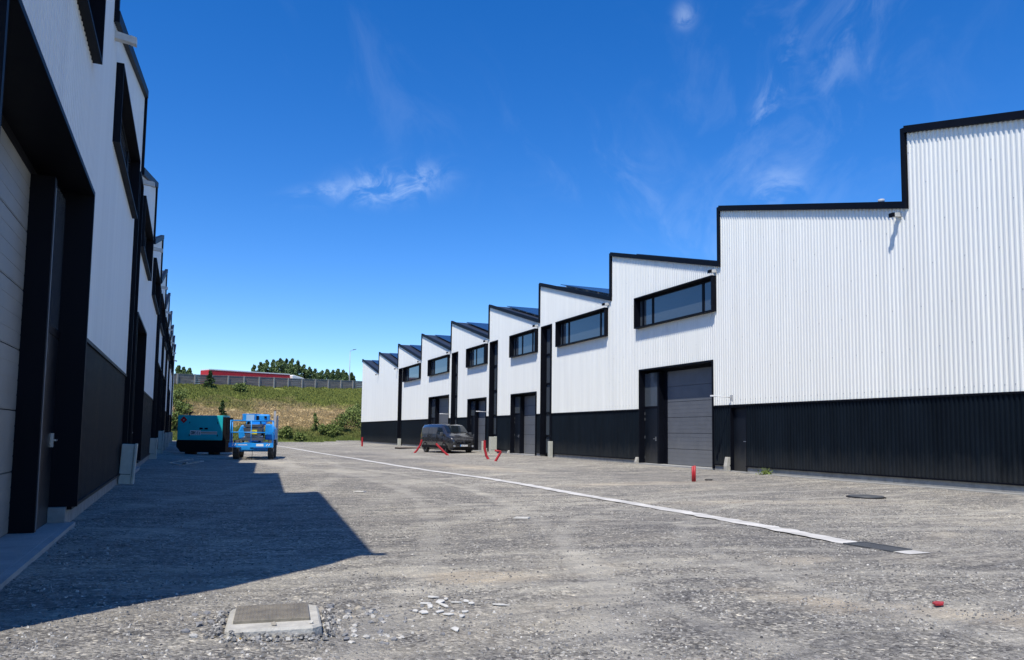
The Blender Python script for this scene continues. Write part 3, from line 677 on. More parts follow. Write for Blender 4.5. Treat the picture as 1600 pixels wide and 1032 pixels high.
    for a, b_, c, d in bigs: bigdoor(H, a, b_, c, d, rp['proud'], rp['rec'], ped=(b_ - a > 4.2))
    for a, b_, c in strips: strip(H, a, b_, zplinth - 0.15, c, rp['proud'])
    for a, b_, c in peds:
        pd = MB(); H.bx(pd, 0.12, 0.16, a, b_, zplinth - 0.22, c - 0.06); o = H.part('door', pd, 'pdoor'); handle(H, o, 0.12, a + 0.1, 1.32)
        fr = MB(); H.bx(fr, -0.03, 0.2, a - 0.03, a, zplinth - 0.2, c); H.bx(fr, -0.03, 0.2, b_, b_ + 0.03, zplinth - 0.2, c); H.bx(fr, -0.028, 0.2, a, b_, c - 0.055, c - 0.003); H.part('door_frame', fr, 'trim')
        sl = MB(); H.bx(sl, -0.1, 0.3, a, b_, zplinth - 0.6, zplinth - 0.224); H.part('threshold', sl, 'slab')
    if screws:
        sc = MB(); lim, rows = screws
        for ri, z in enumerate(rows):
            k = int(start / 0.135) + 1
            while k * 0.135 < lim:
                y = (k + 0.67) * 0.135; k += 1
                if (k + 3 * ri) % (2 if ri == 0 else 7): continue
                if z > top(y, y) - 0.3 or any(a - 0.1 < y < b_ + 0.1 and c - 0.1 < z < d + 0.1 for a, b_, c, d in op): continue
                H.bx(sc, -0.044, -0.030, y - 0.010, y + 0.010, z - 0.010, z + 0.010)
        o = H.part('cladding_screws', sc, 'galv'); o['kind'] = 'stuff'

# right hand row
aR = -math.atan2(0.014, 1.0)
nR = Vector((math.cos(aR), math.sin(aR), 0)); uR = Vector((-math.sin(aR), math.cos(aR), 0))
def RW(out, s, z=0.0):          # a point 'out' metres in front of the right facade, s along it
    p = nR * (18.4 - out) + uR * s; return Vector((p.x, p.y, z))
rootR = empty('warehouse', nR * 18.4, aR, 'long white and black sawtooth-roofed warehouse in full sun on the right', 'warehouse')
HR = Hall(rootR, 1)
TR = [7.1, 15.55, 24.0, 32.45, 40.9, 49.4, 58.0, 66.8, 75.6, 84.5, 93.9]
winR = [(24.3, 30.05, 6.32, 7.72), (32.78, 38.38, 6.32, 7.72), (41.2, 45.25, 6.32, 7.72), (49.7, 53.85, 6.32, 7.72), (58.4, 64.15, 6.35, 7.75), (66.95, 72.95, 6.35, 7.75)]
hall(HR, TR, -1.4, 8.1, 10.3, 2.67, 0.45, winR,
     [(24.5, 29.9, 0.27, 4.45), (41.33, 45.3, 0.27, 4.0), (49.85, 53.8, 0.27, 4.0), (58.4, 64.2, 0.27, 4.54)],
     [(39.22, 40.7, 7.75), (47.75, 49.25, 7.75), (56.3, 57.8, 7.78), (73.8, 75.25, 7.82)],
     [(22.64, 23.5, 2.62)], 20.0, dict(proud=0.08, rec=0.45), screws=(33.0, [2.86, 4.0, 5.15, 6.3, 7.45, 8.6, 9.6]))
# left hand row
rootL = empty('warehouse', (-1.42, 0, 0), 0, 'white and black warehouse row in its own shade, towering close on the left', 'warehouse')
HL = Hall(rootL, -1)
TL = [13.9, 22.25, 30.6, 38.9, 47.2, 55.4, 63.9, 72.3, 80.6, 88.9]
winL = [(6.0, 11.64, 6.5, 7.93)] + [(t + 0.85, t + 6.2, 6.5, 7.93) for t in TL[:-2]]
hall(HL, TL, 5.5, 8.35, 10.45, 2.8, 0.46, winL,
     [(6.2, 11.85, 0.26, 4.75), (22.6, 27.5, 0.30, 4.62), (39.3, 44.0, 0.28, 4.6), (47.6, 52.2, 0.28, 4.6), (64.2, 69.4, 0.28, 4.6)],
     [(20.85, 22.2, 7.9), (37.5, 38.85, 7.9), (45.8, 47.15, 7.9), (54.0, 55.35, 7.9), (62.5, 63.85, 7.9), (79.2, 80.55, 7.9)],
     [], 24.0, dict(proud=0.13, rec=0.44, win=dict(proud=0.15)))
# apron slab in front of the near left doorway
b = MB(); b.box((-2.0, 6.2, -0.1), (-1.38, 11.68, 0.258)); ap = b.build('doorway_slab', 'slab', bevel=0.01); tag(ap, kind='structure')
b = MB(); b.box((17.9, -1, 0.0), (18.38, 22.4, 0.225)); kb = b.build('kerb', 'conc', rot=0.0); kb.rotation_euler.z = aR; tag(kb, kind='structure')

# small lamp arms over the doors of the right hand row
for i, (s_, lab) in enumerate(((23.45, 'white lamp arm on the wall right of the nearest big door'),
                               (49.35, 'white lamp arm beside the black strip right of the second farthest big door'),
                               (57.9, 'white lamp arm beside the black strip behind the van'))):
    z = 2.95
    o = empty('wall_lamp', RW(0, s_, z), aR, lab, 'wall lamp', 'lamp arms along the sunny facade')
    a = MB(); a.tube([(-0.03, 0, 0), (-0.75, 0, 0.03)], 0.016, 8); a.build('arm', 'white_paint', o)
    h = MB(); h.box((-0.95, -0.05, 0.0), (-0.68, 0.05, 0.06)); h.build('lamp_head', 'white_paint', o, bevel=0.01)
    p = MB(); p.box((-0.035, -0.06, -0.12), (-0.0, 0.06, 0.09)); p.build('wall_plate', 'galv', o)

# ------------------------------------------------------------------ beige cover boxes
def cover(loc, rot, w, d, h, lean, label, lid=True, cat='cover box', group='beige cover boxes along the facades'):
    o = empty('cover_box', loc, rot, label, cat, group); o.rotation_euler[1] = lean
    b = MB(); b.box((-w / 2, -d / 2, -0.05), (w / 2, d / 2, h)); b.build('casing', 'beige', o, bevel=0.012)
    if lid:
        l = MB(); l.box((w / 2 + 0.004, -d / 2 - 0.03, 0.0), (w / 2 + 0.055, d / 2 + 0.01, h + 0.02)); l.build('door', 'beige', o, bevel=0.01)
        s = MB(); s.box((-w / 2 + 0.005, -d / 2 - 0.008, 0.27), (w / 2 - 0.03, -d / 2 - 0.001, 0.285)); s.build('seam', 'greybox', o)
    return o
cover((-1.27, 20.35, 0.16), 0, 0.27, 0.30, 0.98, 0.05, 'nearest beige cover box leaning against the left wall', True)
cover((-1.30, 36.9, 0.16), 0, 0.24, 0.25, 0.95, 0.03, 'second beige cover box along the left wall')
cover((-1.28, 45.3, 0.16), 0, 0.28, 0.28, 1.25, 0.02, 'tallest beige cover box along the left wall, third from the front')
cover((-1.30, 53.4, 0.16), 0, 0.28, 0.28, 1.05, 0.0, 'fourth beige cover box along the left wall')
cover((-1.30, 62.0, 0.16), 0, 0.28, 0.28, 1.1, 0.0, 'fifth beige cover box along the left wall')
cover((-1.30, 78.8, 0.16), 0, 0.28, 0.28, 1.1, 0.0, 'farthest beige cover box along the left wall')
cover(RW(0.22, 38.95, 0.18), aR, 0.2, 0.24, 0.92, 0, 'narrow beige cover box between the black strip and the wide dark panel on the right', False)
cover(RW(0.55, 47.2, 0.16), aR, 0.36, 0.36, 1.12, 0, 'largest beige cover box, standing right of the van', True)
cover(RW(0.85, 48.1, 0.16), aR, 0.20, 0.2, 0.82, 0, 'slim beige cover box tucked against the largest one', False)
cover(RW(0.25, 73.6, 0.16), aR, 0.28, 0.3, 0.72, 0, 'farthest beige cover box on the right, near the end of the row', False)
for s_, h_, lab in ((29.98, 0.34, 'low concrete stub at the left foot of the nearest big door'), (23.62, 0.55, 'white concrete stub beside the dark pedestrian door'),
                    (45.4, 0.26, 'low concrete stub left of the second big door'), (49.6, 0.3, 'low concrete stub right of the van')):
    b = MB(); b.prism([(-0.09, -0.02), (0.09, -0.02), (0.09, h_), (-0.02, h_), (-0.09, h_ * 0.4)], 1, -0.09, 0.09)
    tag(b.build('concrete_stub', 'castconc', None, RW(0.12, s_, 0.18), aR, bevel=0.01), lab, 'concrete stub', 'stubs at the foot of the doors')

# ------------------------------------------------------------------ gutter line with grate
gp = [(8.33, 6.82), (8.25, 7.5), (8.28, 8.2), (8.42, 9.6), (8.5, 12.0), (8.56, 16.3), (8.7, 19.6), (8.72, 22.8), (8.4, 27), (8.24, 31), (8.2, 39.8), (8.0, 50.3), (8.0, 60), (7.95, 73.3), (7.9, 96.5)]
def ribbon(b, pts, w, dz, jag=0.0, nsub=12):
    P = []
    for (x0, y0), (x1, y1) in zip(pts, pts[1:]):
        k = nsub if y1 < 25 else 3
        P += [(x0 + (x1 - x0) * t / k, y0 + (y1 - y0) * t / k) for t in range(k)]
    P.append(pts[-1]); vs = []
    for i, (x, y) in enumerate(P):
        j = jag * noise.noise(Vector((y * 3.1, 1, 0))); j2 = jag * noise.noise(Vector((y * 4.3, 7, 0)))
        for q in (-w / 2 + j, w / 2 + j2): vs.append((x + q, y, gz(x, y) + dz))
    b.add(vs, [(2 * i, 2 * i + 1, 2 * i + 3, 2 * i + 2) for i in range(len(P) - 1)], True)
b = MB(); ribbon(b, gp, 0.34, 0.013, 0.12); tag(b.build('gutter', mat('gutter_concrete', (0.60, 0.58, 0.53), 0.85, vary=0.3, vscale=2.2, bump=0.3, bscale=30), fix=False), kind='structure')
# far edging at the end of the yard
b = MB()
for x in np.arange(1, 28, 1.5): b.box((x + 0.01, footY(x) - 1.0, -0.1), (x + 1.49, footY(x) - 0.75, gz(x, 97) + 0.16))
tag(b.build('kerb', 'castconc'), kind='structure')

def grate(name, x, y, z, w, l, rot, label, bars=9):
    o = empty(name, (x, y, z), rot, label, 'drain cover')
    f = MB(); t = 0.035
    f.box((-w / 2, -l / 2, -0.03), (w / 2, -l / 2 + t, 0.02)); f.box((-w / 2, l / 2 - t, -0.03), (w / 2, l / 2, 0.02))
    f.box((-w / 2, -l / 2 + t, -0.03), (-w / 2 + t, l / 2 - t, 0.02)); f.box((w / 2 - t, -l / 2 + t, -0.03), (w / 2, l / 2 - t, 0.02)); f.build('frame', 'greybox', o)
    g = MB()
    for k in range(bars):
        xx = -w / 2 + t + (w - 2 * t) * (k + 0.5) / bars; g.box((xx - 0.012, -l / 2 + t, -0.02), (xx + 0.012, l / 2 - t, 0.014))
    g.box((-w / 2 + t, -0.015, -0.021), (w / 2 - t, 0.015, 0.012)); g.build('grille', 'greybox', o)
    p = MB(); p.box((-w / 2 + t, -l / 2 + t, -0.06), (w / 2 - t, l / 2 - t, -0.029)); p.build('pit', 'black', o); return o
grate('drain_grate', 8.28, 7.42, gz(8.3, 7.4) + 0.005, 0.40, 0.72, 0.05, 'dark grate lying over the near end of the white gutter')
o = empty('manhole_cover', (14.65, 13.4, gz(14.6, 13.4)), 0.2, 'flat dark round-cornered cover lying in the gravel before the long black wall', 'manhole cover')
b = MB(); b.tube([(0, 0, 0.0), (0, 0, 0.045)], 0.38, 24); b.build('lid', 'greybox', o)
b = MB(); b.tube([(0, 0, -0.03), (0, 0, 0.02)], 0.43, 24); b.build('ring', 'black', o)

# foreground chamber: concrete collar with chequered steel lid
o = empty('manhole', (0.63, 5.72, 0.095), -0.11, 'raised concrete chamber with a rectangular chequered lid in the foreground', 'manhole')
b = MB(); W, Ln, hh = 0.62, 0.68, 0.105
def rr(w, l, c): return [(-w / 2 + c, -l / 2), (w / 2 - c, -l / 2), (w / 2, -l / 2 + c), (w / 2, l / 2 - c), (w / 2 - c, l / 2), (-w / 2 + c, l / 2), (-w / 2, l / 2 - c), (-w / 2, -l / 2 + c)]
o1 = rr(W + 0.012, Ln + 0.012, 0.06); o2 = rr(W, Ln, 0.06); o3 = rr(W - 0.03, Ln - 0.03, 0.05)
n_ = 8; vs = [(x, y, -0.05) for x, y in o1] + [(x, y, hh - 0.015) for x, y in o2] + [(x, y, hh) for x, y in o3]
fs = [(r * 8 + i, r * 8 + (i + 1) % 8, (r + 1) * 8 + (i + 1) % 8, (r + 1) * 8 + i) for r in range(2) for i in range(8)] + [tuple(range(16, 24))]
b.add(vs, fs); b.build('collar', 'castconc', o)
b = MB(); b.box((-0.265, -0.17, hh - 0.01), (0.235, 0.30, hh + 0.022)); ld = b.build('lid', 'iron', o, bevel=0.004)
b = MB()
for i in range(19):
    for j in range(17):
        x = -0.242 + i * 0.025; y = -0.15 + j * 0.0262; a = 0.0085; c = 0.003
        d1, d2 = ((a, c), (c, a))[(i + j) % 2]
        b.box((x - d1, y - d2, hh + 0.022), (x + d1, y + d2, hh + 0.0255))
t_ = b.build('tread', mat('worn_tread', (0.27, 0.23, 0.165), 0.5, vary=0.3, vscale=9), ld); t_['kind'] = 'stuff'

# loose stones round the chamber, plaster shards, rubble
def rock(x, y, r, m, name, label, cat, group, flat=0.7, k=None):
    bm = bmesh.new(); bmesh.ops.create_icosphere(bm, subdivisions=rnd.choice((1, 1, 2)), radius=1)
    sd_ = rnd.random() * 50
    sx, sy, sz = rnd.uniform(0.8, 1.3), rnd.uniform(0.7, 1.1), flat * rnd.uniform(0.7, 1.1)
    for v in bm.verts:
        q = 1 + 0.9 * noise.noise(v.co * 1.3 + Vector((sd_, 0, 0)))
        v.co = Vector((v.co.x * sx, v.co.y * sy, v.co.z * sz)) * q * r
    me = bpy.data.meshes.new(name); bm.to_mesh(me); bm.free(); me.materials.append(M[rnd.choice((m, m, 'stonegrey', 'stonegrey', 'stonewarm'))] if m == 'stone' else M[m])
    ob = bpy.data.objects.new(name, me); COL.objects.link(ob); ob.location = (x, y, yard(x, y) + r * sz * 0.35); ob.rotation_euler = (0, 0, rnd.random() * 6)
    return tag(ob, label, cat, group)
cl = [(0.10, 5.7, .03), (0.06, 5.85, .035), (0.17, 6.25, .045), (0.22, 6.08, .05), (0.14, 6.02, .035), (0.25, 5.95, .03), (0.20, 6.4, .04), (0.3, 6.42, .035), (0.12, 6.35, .03),
      (1.02, 6.3, .055), (1.1, 6.42, .045), (1.2, 6.2, .05), (1.3, 6.3, .045), (1.16, 6.05, .035), (1.36, 6.15, .03), (0.98, 6.1, .035), (1.25, 6.42, .03), (0.95, 6.45, .03), (0.42, 6.48, .03)]
for x, y, r in cl:
    y -= 0.2; r *= rnd.uniform(0.6, 1.0)
    side = 'left' if x < 0.5 else 'right'
    rock(x, y, r, 'stone', 'rock', 'pale broken rock in the cluster at the %s back edge of the raised chamber' % side, 'rock', 'rocks heaped by the chamber, %s' % side)
for i in range(75):
    x = 1.02 + abs(rnd.gauss(0, 0.42)); y = 5.05 + rnd.random() * 1.1
    rock(x, y, rnd.uniform(0.010, 0.026) * rnd.uniform(0.7, 1.2), 'stone', 'rock', 'grey and pale rock in the loose patch right of the raised chamber', 'rock', 'loose rocks right of the chamber')
for x, y, r in ((0.60, 5.45, .018), (0.84, 5.43, .018)):
    q = rock(x, y, r, 'gstone2' if 'gstone2' in M else 'stone', 'rock', 'small grey rock lying on the concrete collar', 'rock', 'pebbles on the collar'); q.location.z = 0.10 + hh + r * 0.4
pc = [(1.95, 6.27, 0.126, 0.03, 0.15), (2.05, 6.19, 0.037, 0.04, 0.5), (1.96, 6.09, 0.082, 0.06, 0.3), (1.84, 6.08, 0.122, 0.035, 0.45), (2.08, 6.02, 0.123, 0.015, 0.32), (2.17, 6.04, 0.052, 0.035, 0.7), (2.18, 5.93, 0.066, 0.03, 0.3), (1.95, 5.93, 0.055, 0.07, 1.0), (1.84, 5.97, 0.06, 0.06, 0.6), (1.69, 5.85, 0.058, 0.03, 0.45), (1.74, 5.8, 0.087, 0.05, 1.2), (1.86, 5.77, 0.058, 0.06, 0.0), (1.91, 5.68, 0.096, 0.025, 0.37), (2.05, 5.72, 0.068, 0.025, 0.45), (1.97, 5.57, 0.052, 0.05, 0.4), (1.8, 5.22, 0.058, 0.06, 0.8), (2.37, 5.81, 0.152, 0.02, 0.15)]
for i, (x, y, l, w, a) in enumerate(pc):
    poly = []
    for k in range(5):
        t = 2 * math.pi * (k + rnd.uniform(-.3, .3)) / 5; poly.append((math.cos(t) * l / 2 * rnd.uniform(0.75, 1.15), math.sin(t) * w * 1.15 * rnd.uniform(0.6, 1.2)))
    b = MB(); b.prism(poly, 2, 0, 0.007); q = b.build('plaster_shard', 'chip', None, (x, y, yard(x, y) + 0.008), a - 0.79); q.rotation_euler[0] = rnd.uniform(-0.08, 0.08)
    tag(q, 'flat white shard in the scatter of broken plaster in the foreground', 'shard', 'broken plaster in the foreground')
# scraps
b = MB(); b.prism([(-.07, -.02), (0, -.045), (.08, -.01), (.05, .04), (-.03, .03)], 2, 0.0, 0.015)
tag(b.build('plastic_scrap', 'red', None, (5.79, 4.59, yard(5.79, 4.59) + 0.015), 0.2), 'small red plastic scrap on the gravel, lower right', 'scrap')
b = MB(); b.prism([(-.03, -.012), (.03, -.015), (.04, .01), (-.02, .014)], 2, 0, 0.008)
tag(b.build('rusty_scrap', mat('yellow_scrap', (0.45, 0.28, 0.06), 0.8), None, (0.36, 5.36, 0.15), 0.3), 'yellow brown scrap at the front left corner of the raised chamber', 'scrap')
for i, (x, y, l) in enumerate(((5.1, 11.58, 0.28), (3.71, 17.6, 0.28))):
    b = MB(); b.prism([(-l / 2, -.06), (l / 3, -.08), (l / 2, 0.02), (-l / 4, .07)], 2, 0, 0.02)
    tag(b.build('board_scrap', 'chip', None, (x, y, yard(x, y) + 0.012), -0.35), ('pale flat scrap', 'small pale scrap')[i] + (' in the middle of the yard', ' near the edge of the long shadow')[i], 'scrap')
o = empty('rubble_heap', (0.15, 31.6, gz(0, 31)), 0.0, 'small heap of broken pale slats in the shade by the left wall', 'rubble')
for i in range(6):
    b = MB(); L_ = rnd.uniform(0.35, 0.7); b.box((-L_ / 2, -0.04, 0), (L_ / 2, 0.04, 0.03)); q = b.build('slat', 'chip', o, (rnd.uniform(-.4, .4), rnd.uniform(-.15, .15), 0.02 + 0.03 * i), rnd.uniform(-.8, .8) - 0.4); q.rotation_euler[1] = rnd.uniform(-.25, .25)
# flat debris and a pallet by the far strip
o = empty('pallet', (17.3, 61.5, 0.15), 0.1, 'low stack of boards lying before the far black wall left of the van', 'pallet')
b = MB()
for k in range(7): b.box((-1.4 + k * 0.42, -0.6, 0.09), (-1.4 + k * 0.42 + 0.3, 0.6, 0.12))
b.build('deck', mat('old_wood', (0.16, 0.11, 0.08), 0.85, vary=0.3), o)
b = MB()
for yy in (-0.55, 0, 0.5): b.box((-1.4, yy, 0), (1.5, yy + 0.09, 0.088))
b.build('bearer', 'black', o)

# ------------------------------------------------------------------ red sleeves in the yard
def sleeve(pts, r, label, m='red'):
    r *= 0.78
    base = Vector(pts[0]); b = MB(); n = len(pts)
    b.tube([Vector(p) - base for p in pts], r, 12, cap=False)
    rib = [Vector(p) - base for p in pts]
    b.tube([rib[-1], rib[-1] + (rib[-1] - rib[-2]).normalized() * 0.01], r * 1.08, 12)
    o = b.build('red_sleeve', m, None, base); return tag(o, label, 'duct sleeve', 'red duct sleeves sticking out of the gravel')
sleeve([(15.35, 72.3, 0.05), (15.35, 72.3, 0.5), (15.36, 72.3, 0.98)], 0.11, 'red sleeve at the far corner of the right hand row')
sleeve([(14.25, 50.6, 0.05), (14.45, 50.5, 0.3), (14.66, 50.45, 0.65), (14.75, 50.4, 1.0)], 0.085, 'red sleeve curving up left of the van')
sleeve([(14.95, 45.1, 0.05), (14.6, 45.3, 0.4), (14.22, 45.5, 0.82)], 0.085, 'red sleeve leaning left in front of the van')
sleeve([(14.97, 38.4, 0.05), (14.85, 38.5, 0.3), (14.74, 38.5, 0.7), (14.74, 38.5, 1.12)], 0.09, 'tall red sleeve standing right of the van')
sl = sleeve([(14.25, 35.8, 0.05), (14.4, 35.75, 0.32), (14.55, 35.7, 0.6)], 0.08, 'short dark red sleeve leaning right, nearest the big beige box', )
b = MB(); b.tube([(0.30, -0.1, 0.55), (0.0, 0.0, 0.6)], 0.05, 8); b.build('end_flap', 'red', sl)
b = MB()
for k in range(2): b.tube([(0.075 * (k - .5), 0.01 * k, 0), (0.075 * (k - .5), 0.01 * k, 0.50 + 0.02 * k)], 0.036, 10)
tag(b.build('red_sleeve', 'red', None, (14.25, 19.45, 0.08)), 'bundle of short red sleeves standing before the nearest big grey door', 'duct sleeve', 'red duct sleeves sticking out of the gravel')
b = MB(); b.prism([(-.12, -.03), (.1, -.04), (.14, .02), (-.1, .04)], 2, 0, 0.03); tag(b.build('dark_scrap', 'black', None, (14.9, 19.6, 0.14), -0.3), 'small dark scrap beside the bundle of red sleeves', 'scrap')
# two slim posts behind the lift
for x, y, h_, lab in ((8.15, 80.0, 3.4, 'taller grey post behind the blue lift'), (8.45, 80.4, 2.9, 'shorter grey post behind the blue lift')):
    o = empty('marker_post', (x, y, gz(x, y)), 0, lab, 'post', 'posts behind the lift')
    b = MB(); b.box((-0.1, -0.1, -0.1), (0.1, 0.1, h_)); b.build('pole', 'galv', o)
    b = MB(); b.tube([(0, 0, h_), (0, 0, h_ + 0.12)], 0.07, 8); b.build('cap', 'greybox', o)

# ------------------------------------------------------------------ plants
def leaf_cloud(name, pts, size, m, parent=None, up=0.3):
    n = len(pts); P = np.array(pts); sz = size * rng.uniform(0.6, 1.4, n)
    A = rng.normal(size=(n, 3)); A /= np.linalg.norm(A, axis=1)[:, None]
    B = rng.normal(size=(n, 3)); B -= (A * B).sum(1)[:, None] * A; B /= np.linalg.norm(B, axis=1)[:, None]
    V = np.stack([P - A * sz[:, None] * 0.5, P + B * sz[:, None] * 0.35, P + A * sz[:, None] * 0.6, P - B * sz[:, None] * 0.35], 1).reshape(-1, 3)
    F = np.arange(len(V)).reshape(-1, 4)
    me = bpy.data.meshes.new(name); me.from_pydata(V.tolist(), [], F.tolist()); me.materials.append(M[m] if isinstance(m, str) else m)
    o = bpy.data.objects.new(name, me); COL.objects.link(o)
    if parent: o.parent = parent
    return o
def tree(x, y, z, h, w, label, seed, m='leaf1', n=2600, conic=0.5, size=0.42):
    r = random.Random(seed); o = empty('tree', (x, y, z), 0, label, 'tree', 'trees beyond the noise barrier')
    b = MB(); b.tube([(0, 0, -0.2), (0.05, 0, h * 0.4), (0.0, 0.05, h * 0.93)], [w * 0.07, w * 0.045, 0.03], 7)
    cl = []
    for k in range(34):
        t = (k + 0.5) / 34; zz = h * (0.14 + 0.84 * t)
        rad = w / 2 * (math.sin(math.pi * min(1, 0.12 + 0.88 * t)) ** 0.6 if conic < 0.5 else (1 - t) ** 0.62 * 1.1) * r.uniform(0.7, 1.1)
        a = r.uniform(0, 6.28) if k % 2 else k * 2.4
        c = Vector((math.cos(a) * rad * 0.7, math.sin(a) * rad * 0.7, zz)); cl.append((c, max(0.28, rad * r.uniform(0.3, 0.55))))
        b.tube([(0, 0, zz - 0.3 * rad), tuple(c)], [0.05, 0.02], 5)
    b.build('trunk', 'bark', o)
    pts = []
    per = n // len(cl)
    for c, rad in cl:
        for _ in range(per):
            v = Vector((r.gauss(0, 1), r.gauss(0, 1), r.gauss(0, 1))).normalized() * rad * r.uniform(0.35, 1.0) ** 0.6 * (1.35 if r.random() < 0.12 else 1)
            pts.append((c.x + v.x, c.y + v.y, c.z + v.z * 1.25))
    leaf_cloud('crown', pts, size, m, o)
def skyx(px, Y): # lateral position at street distance Y seen in column px near the horizon
    r_ = pix(px, 590); return r_.x * Y / r_.y
# (column, top row, width, distance)
tl = [(279, 572, 1.9, 176), (287, 574, 1.9, 181), (296, 576, 2.2, 173),
      (398, 571, 2.8, 183), (408, 566, 3.0, 186), (418, 563, 3.2, 179), (428, 562, 3.2, 188), (438, 560, 3.4, 181), (448, 561, 3.3, 187), (457, 561, 3.2, 178),
      (466, 564, 3.2, 185), (475, 570, 2.9, 180), (484, 574, 2.7, 189), (493, 577, 2.8, 183), (503, 580, 2.6, 177), (512, 578, 2.7, 184), (521, 579, 2.6, 180),
      (529, 577, 2.6, 188), (537, 579, 2.4, 182), (541, 583, 2.2, 179), (550, 583, 2.2, 186)]
words = ['leftmost slender', 'second slender', 'third slender', 'small outer', 'broad leaning', 'round topped', 'dense', 'tallest', 'tall twin topped', 'tall bushy',
         'sloping', 'middle sized', 'lower', 'narrow', 'small pointed', 'small twin', 'small bushy', 'short rounded', 'short narrow', 'low', 'last lonely']
for i, (px, py, w, Y) in enumerate(tl):
    r_ = pix(px, py); k = Y / r_.y; zt = 1.5 + r_.z * k; x = r_.x * k; zb = crestZ(x) - 1.5
    where = 'seen left of the red truck' if px < 300 else ('behind the white truck cab' if px < 470 else ('right of the lamp post' if px > 545 else 'between the truck and the lamp post'))
    tree(x, Y, zb, zt - zb, w * 1.75, '%s green tree %s, tree %s from the left' % (words[i], where, ['one', 'two', 'three', 'four', 'five', 'six', 'seven', 'eight', 'nine', 'ten', 'eleven', 'twelve', 'thirteen', 'fourteen', 'fifteen', 'sixteen', 'seventeen', 'eighteen', 'nineteen', 'twenty', 'twenty one'][i]), 100 + i, conic=0.6, n=5200, size=0.36)
def bush(x, t, w, h, label, seed, m='leaf2', n=700, conic=False, name='bush', cat='bush', size=0.2):
    r = random.Random(seed); X, Y, Z = bank_pt(x, t); o = empty(name, (X, Y, Z - 0.05), 0, label, cat)
    b = MB(); pts = []
    for k in range(9):
        a = r.uniform(0, 6.28); rr_ = w / 2 * r.uniform(0.1, 0.7); zz = h * r.uniform(0.3, 0.85)
        if conic: zz = h * (k + 1) / 10; rr_ = w / 2 * (1 - k / 9.5) * 0.5
        c = (math.cos(a) * rr_, math.sin(a) * rr_, zz); b.tube([(0, 0, 0), (c[0] * .5, c[1] * .5, zz * .6), c], [0.04, 0.03, 0.015], 5)
        cr = w * 0.28 if not conic else w * 0.42 * (1 - k / 10) + 0.08
        for _ in range(n // 9):
            v = Vector((r.gauss(0, 1), r.gauss(0, 1), r.gauss(0, 1))).normalized() * cr * r.random() ** 0.4; pts.append((c[0] + v.x, c[1] + v.y, max(0.03, c[2] + v.z)))
    b.build('stem', 'bark', o); leaf_cloud('foliage', pts, size, m, o)
def bx_(px, t):
    # lateral position for column px at relative height t on the bank
    x = 5.0
    for _ in range(12):
        X, Y, Z = bank_pt(x, t); r_ = pix(px, 640); x = r_.x * Y / r_.y
    return x
bush(bx_(326, 0.93), 0.93, 1.5, 2.7, 'dark self-sown conifer at the top of the bank by the barrier', 1, 'leaf3', 1200, True, 'shrub', 'shrub')
bush(bx_(347, 0.42), 0.42, 0.9, 2.2, 'thin dark sapling on the dry slope behind the generator', 2, 'leaf3', 600, True, 'sapling', 'sapling')
bush(bx_(493, 0.18), 0.18, 1.2, 2.6, 'slender sapling standing alone low on the right slope', 3, 'leaf2', 500, True, 'sapling', 'sapling')
bl = [(556, 0.22, 3.6, 2.6, 'largest green bush at the foot of the bank beside the right hand row'), (548, 0.38, 2.6, 1.6, 'green bush half way up the slope beside the right hand row'),
      (535, 0.16, 3.0, 2.2, 'broad green bush low on the slope, second from the right hand row'), (522, 0.08, 2.2, 1.3, 'low green bush at the foot of the slope, right of the lone sapling'),
      (562, 0.45, 2.2, 2.0, 'topmost green bush tucked against the end of the right hand row'), (510, 0.10, 2.0, 1.4, 'small rounded bush right beside the lone sapling'),
      (449, 0.10, 2.4, 1.5, 'green bush at the foot of the slope just right of the grey posts'), (470, 0.05, 1.8, 0.9, 'low leafy clump at the foot of the slope between posts and sapling'),
      (277, 0.62, 3.0, 2.0, 'green bush on the upper slope against the left hand row'), (284, 0.45, 2.2, 1.4, 'green bush on the mid slope above the generator'), (275, 0.2, 2.6, 2.0, 'green bush at the foot of the slope against the left hand row'),
      (375, 0.88, 2.4, 1.0, 'low shrubby clump under the barrier behind the truck'), (395, 0.2, 2.0, 1.2, 'bush seen through the rails of the blue lift')]
for i, (px, t, w, h_, lab) in enumerate(bl): bush(bx_(px, t), t, w, h_, lab, 20 + i, 'leaf2', 1300)
o = empty('weed', RW(0.35, 21.2, 0.16), 0, 'green weed sprouting at the foot of the long black wall', 'weed')
pts = [(rnd.gauss(0, .12), rnd.gauss(0, .08), abs(rnd.gauss(0.07, .06))) for _ in range(220)]
leaf_cloud('leaves', pts, 0.07, 'leaf2', o)
b = MB()
for k in range(7): b.tube([(0, 0, 0), (rnd.gauss(0, .14), rnd.gauss(0, .08), 0.28)], 0.006, 5)
b.build('stems', 'leaf2', o)

